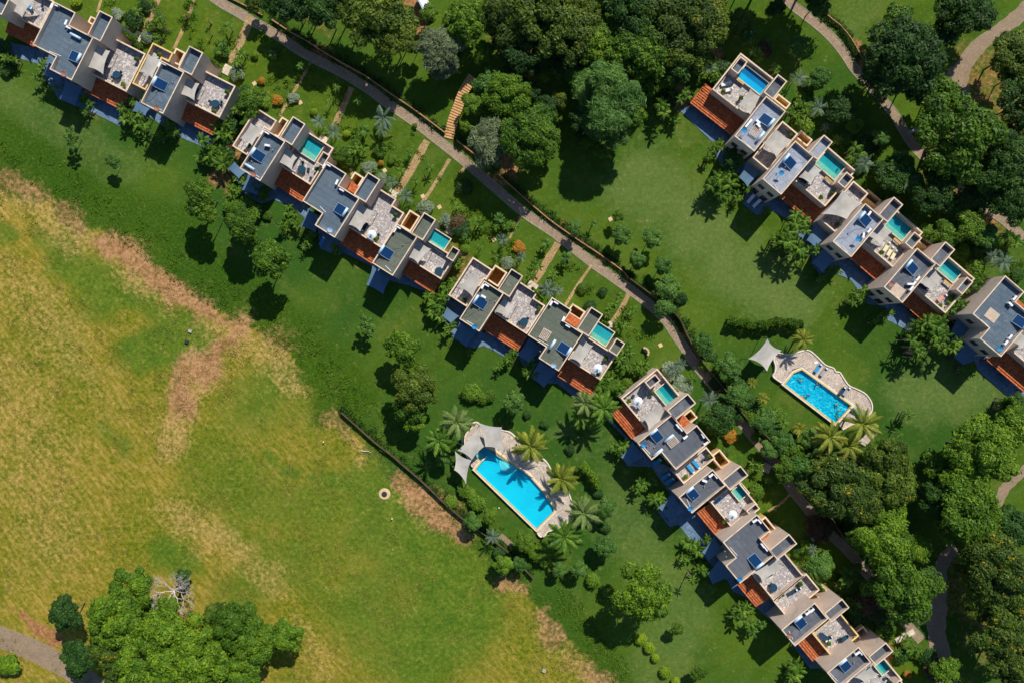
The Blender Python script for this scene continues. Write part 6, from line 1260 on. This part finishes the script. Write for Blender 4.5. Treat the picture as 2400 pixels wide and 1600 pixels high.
PLM = """h 470 345 36 P 7;h 305 515 30 K 6;h 1150 570 38 N 5.3;h 1432 870 34 N 3.6;h 1640 1180 37 P 5.5;h 1455 1400 36 K 6;h 300 560 20 L 3;r 1530 1290 38 N 7;r 1215 1420 36 N 7;r 1400 1510 28 N 6;r 955 475 22 N 4;r 578 1040 13 N 2;r 465 890 11 J 2;r 270 860 13 L 2;r 925 1345 16 N 3;r 685 1160 15 J 2;r 770 1285 14 J 2;r 1965 1200 15 J 3;r 1890 1390 10 J 3
d 80 570 28 P 6;d 250 610 34 K 6;d 50 700 24 K 4;d 160 700 22 J 4;d 220 420 22 A;d 390 420 18 A;d 600 215 18 A;d 540 240 16 A;d 470 70 18 A;d 400 160 18 J;d 450 210 14 J;d 290 330 14 A;d 960 210 16 V;d 1060 340 15 J;d 1225 540 24 V 4;d 410 960 20 A;d 370 1000 15 A;d 600 1330 20 A;d 700 1290 13 L;d 760 1470 22 A;d 710 1440 14 A;d 1660 1150 15 A;d 1700 1150 10 A;d 1770 1270 11 J;d 1410 350 9 L;d 1620 380 12 N 3;d 1710 520 12 N 3;d 1830 640 14 J;d 2060 800 14 N 3;d 1610 1180 9 A;d 460 1190 10 J
e 90 470 24 A;e 190 395 14 A;e 30 540 12 A;e 160 635 18 A;e 240 800 11 J;e 80 720 12 J 4;e 470 1010 24 A;e 520 960 18 A;e 570 1120 20 A;e 650 1090 12 L;e 920 1470 26 A;e 880 1520 18 A;e 1350 690 26 L;e 1290 760 12 A;e 1060 480 14 V;e 1830 1210 12 J;e 1640 30 8 J;e 1420 930 12 L;e 1390 1000 10 A;e 1850 1290 12 L
a 380 610 18 A;a 340 680 14 A;a 370 790 10 J;a 470 825 8 J;a 510 800 9 J;a 770 930 18 A;a 770 1020 12 A;a 1110 1000 22 A;a 1180 1090 18 A;a 1220 930 16 A;a 1290 1140 20 A;a 1310 1060 16 A;a 1540 1160 20 A;a 1480 1250 18 A;a 1590 1230 14 A;a 1350 1290 14 J;a 1870 1290 18 L 4;a 2050 1150 18 A;a 1940 1420 22 A;a 1850 1440 16 A;a 1260 105 14 J;a 1460 150 15 J;a 1440 100 11 J;a 1380 210 10 A;a 1480 240 10 A;a 1440 330 10 A;a 2100 240 14 J;a 2040 390 14 J;a 2220 495 15 J;a 2180 565 15 J;a 2010 470 10 J;a 2190 690 8 J;a 110 560 14 A;a 20 520 14 A;a 1700 130 8 N;a 1910 190 6 N;a 1920 300 6 J;a 2280 860 8 V;a 1950 620 6 J
i 550 500 12 L;i 805 610 11 L;i 1130 810 11 J;i 1330 920 13 J;i 1060 940 9 J;i 1560 1080 30 T;i 970 1120 18 V;i 1105 1210 20 V;i 1390 1200 15 L;i 1340 1350 17 A;i 1320 1310 10 L;i 1800 1410 11 J;i 230 480 11 J;i 1540 1180 20 T;i 460 290 8 J;i 220 570 12 J;i 890 200 7 L
b 60 340 20 A;b 80 420 20 A;b 110 250 16 J;b 200 230 15 A;b 50 690 26 A;b 150 700 16 A;b 250 860 17 A;b 190 970 15 A;b 150 920 14 A;b 370 960 17 A;b 470 1010 17 A;b 330 1060 16 A;b 380 1130 15 A;b 470 950 11 L;b 700 1140 14 A;b 720 1200 16 A;b 760 1270 13 A;b 870 1420 14 A;b 900 1380 12 A;b 830 1480 10 J;b 1100 1500 14 A;b 1130 1540 10 A;b 1720 790 13 J;b 1800 600 9 J;b 1990 755 13 J;b 1855 880 11 J;b 1640 890 16 V;b 1760 1010 20 V;b 2230 1110 13 J;b 2130 1215 14 V;b 1800 1070 10 J;b 640 1310 14 A
c 480 80 15 A;c 350 215 8 L;c 670 50 15 L;c 640 130 10 J;c 740 110 14 A;c 700 240 15 V;c 690 290 11 J;c 490 310 10 J;c 640 400 10 J;c 280 440 14 A;c 270 490 10 A;c 120 680 14 A;c 230 650 15 A;c 190 700 12 A;c 70 640 10 A;c 870 400 14 V;c 840 440 11 J;c 1090 270 13 L;c 1110 300 8 L;c 1050 330 8 J;c 1010 470 13 A;c 950 570 14 J;c 990 430 9 J;c 1280 410 16 L;c 1260 460 9 J;c 1160 560 16 J;c 1140 620 14 A;c 1200 640 9 J;c 1110 700 22 V 4;c 1210 710 14 V;c 1770 760 9 L;c 1730 830 11 J;c 1690 890 13 A;c 1660 930 11 J;c 1910 880 11 J;c 1850 930 11 A;c 1790 1010 15 A;c 1830 1030 11 J;c 1840 1250 13 A;c 1800 1300 12 A;c 1850 1320 10 J;c 1660 1500 10 J;c 1700 1480 9 A;c 240 1010 14 A;c 200 1060 12 A;c 180 1120 10 A;c 400 1270 10 A;c 1530 95 10 L;c 110 810 24 A;c 50 850 20 A;c 130 870 18 A;c 70 920 20 A;c 140 960 12 A;c 800 1260 13 A;c 750 1340 15 A;c 700 1390 14 A;c 960 1370 16 L;c 930 1440 18 A;c 980 1460 14 L;c 20 780 16 A;c 1900 1420 11 A;c 2010 1390 13 A;c 1990 1460 12 A;c 2250 1430 16 V
f 870 120 17 A;f 1050 240 13 A;f 1260 330 20 V 4;f 1210 330 10 J;f 1300 600 15 A;f 1440 600 24 V 6;f 1250 650 14 A;f 1640 880 13 A;f 1510 780 12 V;f 1280 730 12 A;f 1180 620 10 A;f 1810 1010 22 A 4;f 1870 1120 24 V 5;f 1750 1010 12 J;f 440 220 20 V 5;f 380 130 14 J;f 530 930 13 A;f 450 1040 12 A;f 480 990 10 A;f 560 1260 26 A 4;f 620 1340 26 A 4;f 500 1300 22 A 4;f 660 1220 18 A 4;f 560 1380 18 A;f 730 1410 14 A;f 790 1340 12 A;f 980 1530 10 A;f 220 480 18 A 5;f 40 580 22 A 5;f 140 700 16 A;f 80 430 16 A;f 2260 1260 28 V 6
g 1400 400 16 A;g 1340 460 14 A;g 310 430 24 A 5;g 260 500 22 A 5;g 340 510 20 A 5;g 200 610 24 A 5;g 270 680 22 A 5;g 120 640 22 A 4;g 320 770 20 A 4;g 250 760 16 A 4;g 420 730 14 A 4;g 150 700 18 A 4;g 520 970 15 A;g 580 930 12 A;g 650 900 13 A;g 830 1150 18 A;g 780 1220 16 A;g 870 1180 14 A;g 900 1100 13 A;g 990 1370 13 A;g 1100 1310 10 A;g 1130 1290 10 A;g 2160 840 26 V 6;g 2060 790 18 V;g 1900 1050 20 A 4;g 1980 1010 18 A 4;g 1820 1080 16 A 4;g 1950 1110 16 A 4;g 1760 1180 18 A 4;g 1700 1240 18 A 4;g 1800 1240 16 A 4;g 1730 1160 13 A 4;g 1430 1440 22 A 4;g 1500 1400 22 A 4;g 1570 1470 24 A 4;g 1600 1420 20 A 4;g 1420 1510 20 A 4;g 2270 640 22 A;g 2200 600 14 A;g 1640 640 12 J
v 300 620 24 A 5;v 380 680 24 A 5;v 250 700 22 A 5;v 170 800 22 A 5;v 450 760 22 A 5;v 540 830 20 A 5;v 420 880 20 A 5;v 280 870 20 A 5;v 220 900 16 A 5;v 480 640 14 A 5;v 660 1040 14 A;v 720 1070 12 A;v 640 1010 8 A;v 120 1450 12 A;v 1060 1400 22 A 4;v 1130 1380 20 A 4;v 1020 1340 16 A 4
n 130 270 14 J;n 50 250 12 J;n 850 680 15 N 5;n 290 420 13 N 3;n 210 640 10 L;n 1170 590 12 J;n 640 660 12 K 5;n 2240 200 22 A 4;n 2180 180 14 A;n 900 580 10 J
p 190 370 20 V 3;p 600 1 4 J;p 2330 300 4 J
o 330 590 18 L;o 910 1170 12 J;o 800 1290 11 A;o 720 1180 11 A;o 1000 1260 12 J""".replace('\n', ';').split(';')
for t in PLM:
    q = t.split(); x, y, r = float(q[1]), float(q[2]), float(q[3]); 
    if r <= 4: continue
    p = px(q[0], x, y); palm(q[4], p[0], p[1], r, float(q[5]) if len(q) > 5 else None)
# the dead tree
dt = empty('dead_tree', P((405,1391), 5)); dt.location.z = 0; rr = random.Random(3)
def branch(p, d, l, r, dep, mb):
    q = p+d*l; mb.tube([p, p.lerp(q, .5)+Vector((rr.uniform(-.1,.1), rr.uniform(-.1,.1), .06))*l, q], [r, r*.8, r*.6], 5)
    if dep == 0: return
    for k in range(3 if dep > 1 else 4):
        nd = (d+Vector((rr.uniform(-1,1), rr.uniform(-1,1), rr.uniform(-.25,.35)))*.75).normalized(); branch(q, nd, l*rr.uniform(.65,.9), r*.55, dep-1, mb)
m_ = MB(); m_.tube([(0,0,0),(.1,.1,1.8),(0,.2,3.6)], [.38,.3,.24], 9); m_.build('trunk', M['deadwood'], dt)
for k in range(8):
    a = 2*PI*k/8+rr.uniform(-.2,.2); m_ = MB(); branch(Vector((0,.2,3.2+.08*k)), Vector((math.cos(a), math.sin(a), .55)).normalized(), 1.15, .10, 4, m_); m_.build('branch', M['deadwood'], dt)
dt.scale = (1.4, 1.4, 1.2)
dt['label'] = 'bare bleached dead tree at the top of the lower left grove'; dt['category'] = 'tree'
# ---- low planting and rough grass: nobody could count it
def scatter(name, pts, leaf, per, mat, hgt, seed, spreadm=0.35):
    g = np.random.default_rng(seed); n = len(pts)*per; c = np.repeat(pts, per, axis=0)
    p = np.zeros((n,3)); p[:,:2] = c+g.normal(size=(n,2))*spreadm; p[:,2] = g.random(n)*hgt
    q = g.normal(size=(n,3)); q[:,2] += .4; q /= np.linalg.norm(q, axis=1)[:,None]; t = np.cross(q, g.normal(size=(n,3))); t /= np.linalg.norm(t, axis=1)[:,None]; b = np.cross(q, t); s = leaf*(.5+g.random((n,1)))
    me = bpy.data.meshes.new(name); fast_mesh(me, np.stack([p-t*s, p-b*s*.45, p+t*s, p+b*s*.45], 1).reshape(-1,3), np.arange(4*n).reshape(n,4), M[mat]); o = stuff(obj(name, me)); return o
def inpoly_pts(poly, n, seed):
    g = np.random.default_rng(seed); A = np.array(poly, float); P_ = []
    x = g.uniform(A[:,0].min(), A[:,0].max(), n*4); y = g.uniform(A[:,1].min(), A[:,1].max(), n*4); k = poly_in(x, y, poly); x = x[k][:n]; y = y[k][:n]
    return x, y
def towm(x, y): return np.stack([(x-1200)/12, (800-y)/12], 1)
GARD = [[(230,0),(500,0),(560,55),(530,165),(440,110),(330,70)], [(530,165),(560,60),(700,130),(900,260),(860,300),(650,270)], [(650,270),(900,262),(1060,380),(1000,560),(880,400),(760,320)], [(1000,560),(1080,400),(1220,510),(1280,590),(1190,640),(1060,600)], [(1260,690),(1300,590),(1470,700),(1560,800),(1520,860),(1440,790)],
   [(1560,830),(1640,900),(1720,1010),(1840,1150),(1800,1220),(1700,1090),(1580,960)], [(1840,1240),(1900,1270),(2000,1400),(2090,1500),(2060,1580),(1950,1400)], [(1800,130),(1880,200),(2000,380),(2140,500),(2260,600),(2230,640),(2050,480),(1900,330)], [(2140,500),(2400,560),(2400,700),(2280,640)]]
allp = []; shp = []
for i, pl_ in enumerate(GARD):
    x, y = inpoly_pts(pl_, 260, 40+i); nn = vnoise(x, y, 26, 77+i); k = nn > 0.70; allp.append(towm(x[k], y[k]))
o = scatter('garden_ground_cover', np.concatenate(allp), 0.15, 45, 'leaf_bright', 0.45, 5, 0.30); o['label'] = 'low leafy ground cover scattered through the villa gardens and paths'; o['category'] = 'ground cover'
al = []
for ln_, ww in [([(640,46),(700,84),(781,132),(857,175),(916,216),(1040,306)],10), ([(1070,322),(1150,387),(1268,490),(1332,540),(1408,592),(1472,645)],9), ([(1480,650),(1566,712),(1612,780),(1682,882),(1746,966),(1802,1016),(1880,1110),(1950,1208),(2030,1296)],14), ([(1918,25),(1965,62),(1990,96),(2010,140)],6), ([(802,958),(884,1026),(1045,1166),(1130,1238),(1245,1340)],8)]:
    sl_ = smooth_line(ln_, 24); g = np.random.default_rng(len(sl_)); A = np.array(sl_); x = A[:,0]+g.normal(size=len(A))*ww*.5; y = A[:,1]+g.normal(size=len(A))*ww*.5; al.append(towm(x, y))
o = scatter('wall_undergrowth', np.concatenate(al), 0.16, 55, 'leaf_dark', 0.7, 9, 0.35); o['label'] = 'dark undergrowth growing along the tops of the garden retaining walls'; o['category'] = 'undergrowth'
g = np.random.default_rng(3); x = g.uniform(-60, 1500, 60000); y = g.uniform(330, 1640, 60000)
inf = poly_in(x, y, FIELD_EDGE); dd = seg_dist(x, y, FIELD_EDGE[1:-2]); nn = vnoise(x, y, 34, 5)*0.6+vnoise(x, y, 9, 6)*0.4
k = ((~inf) & (dd < 75) & (nn > .45)) | (inf & (nn > .66))
for (lo_, nm_, mt_, lb_) in ((True, 'rough_grass', 'leaf_green', 'rough green grass tufts along the slope between lawn and field'), (False, 'dry_tufts', 'tuft_dry', 'dry grassy tufts dotted over the open field')):
    kk = k & (~inf if lo_ else inf)
    M.setdefault('tuft_dry', leafmat('dry_tuft', (0.10,0.13,0.02), (0.22,0.20,0.04), (0.38,0.30,0.09)))
    o = scatter(nm_, towm(x[kk], y[kk]), 0.13, 6 if lo_ else 5, mt_, 0.22 if lo_ else 0.10, 12, 0.16 if lo_ else 0.3); o['label'] = lb_; o['category'] = 'grass'
# potted plants on terraces
def potted(reg, x, y, z):
    r = empty('potted_plant', PR(reg, x, y, z)); m = MB(); m.cyl((0,0,0), (0,0,.42), .20, .27, n=12); m.build('pot', M['dishred'], r); f = obj('foliage', crown_for('small', 'leaf_green'), r, (0,0,.62)); f.scale = (.42,.42,.45)
    p = px(reg, x, y); tag(r, 'potted terrace plant', 'potted plant', 'terrace pot plants', roofzone(p), p[0]+.3*p[1])
for reg, x, y in [('a',1150,790),('a',1275,560),('a',1480,520),('a',1980,1040),('a',2100,860),('b',350,570),('b',960,780),('b',1500,1420),('b',1680,1200),('c',350,800),('c',1030,880),('c',1575,1470),('c',1640,1330),('d',480,540),('d',690,470),('d',1000,1230),('d',1215,1040),('e',330,240),('e',450,240),('e',800,830),('e',950,745),('e',1180,1230),('e',1385,1190),('f',560,460),('f',720,520),('f',1180,850),('f',1450,1430),('f',1560,1390),('g',620,500),('g',1020,760),('g',1240,800),('g',1560,1240),('g',1500,1010)]:
    potted(reg, x, y, ZT)
finish_labels()
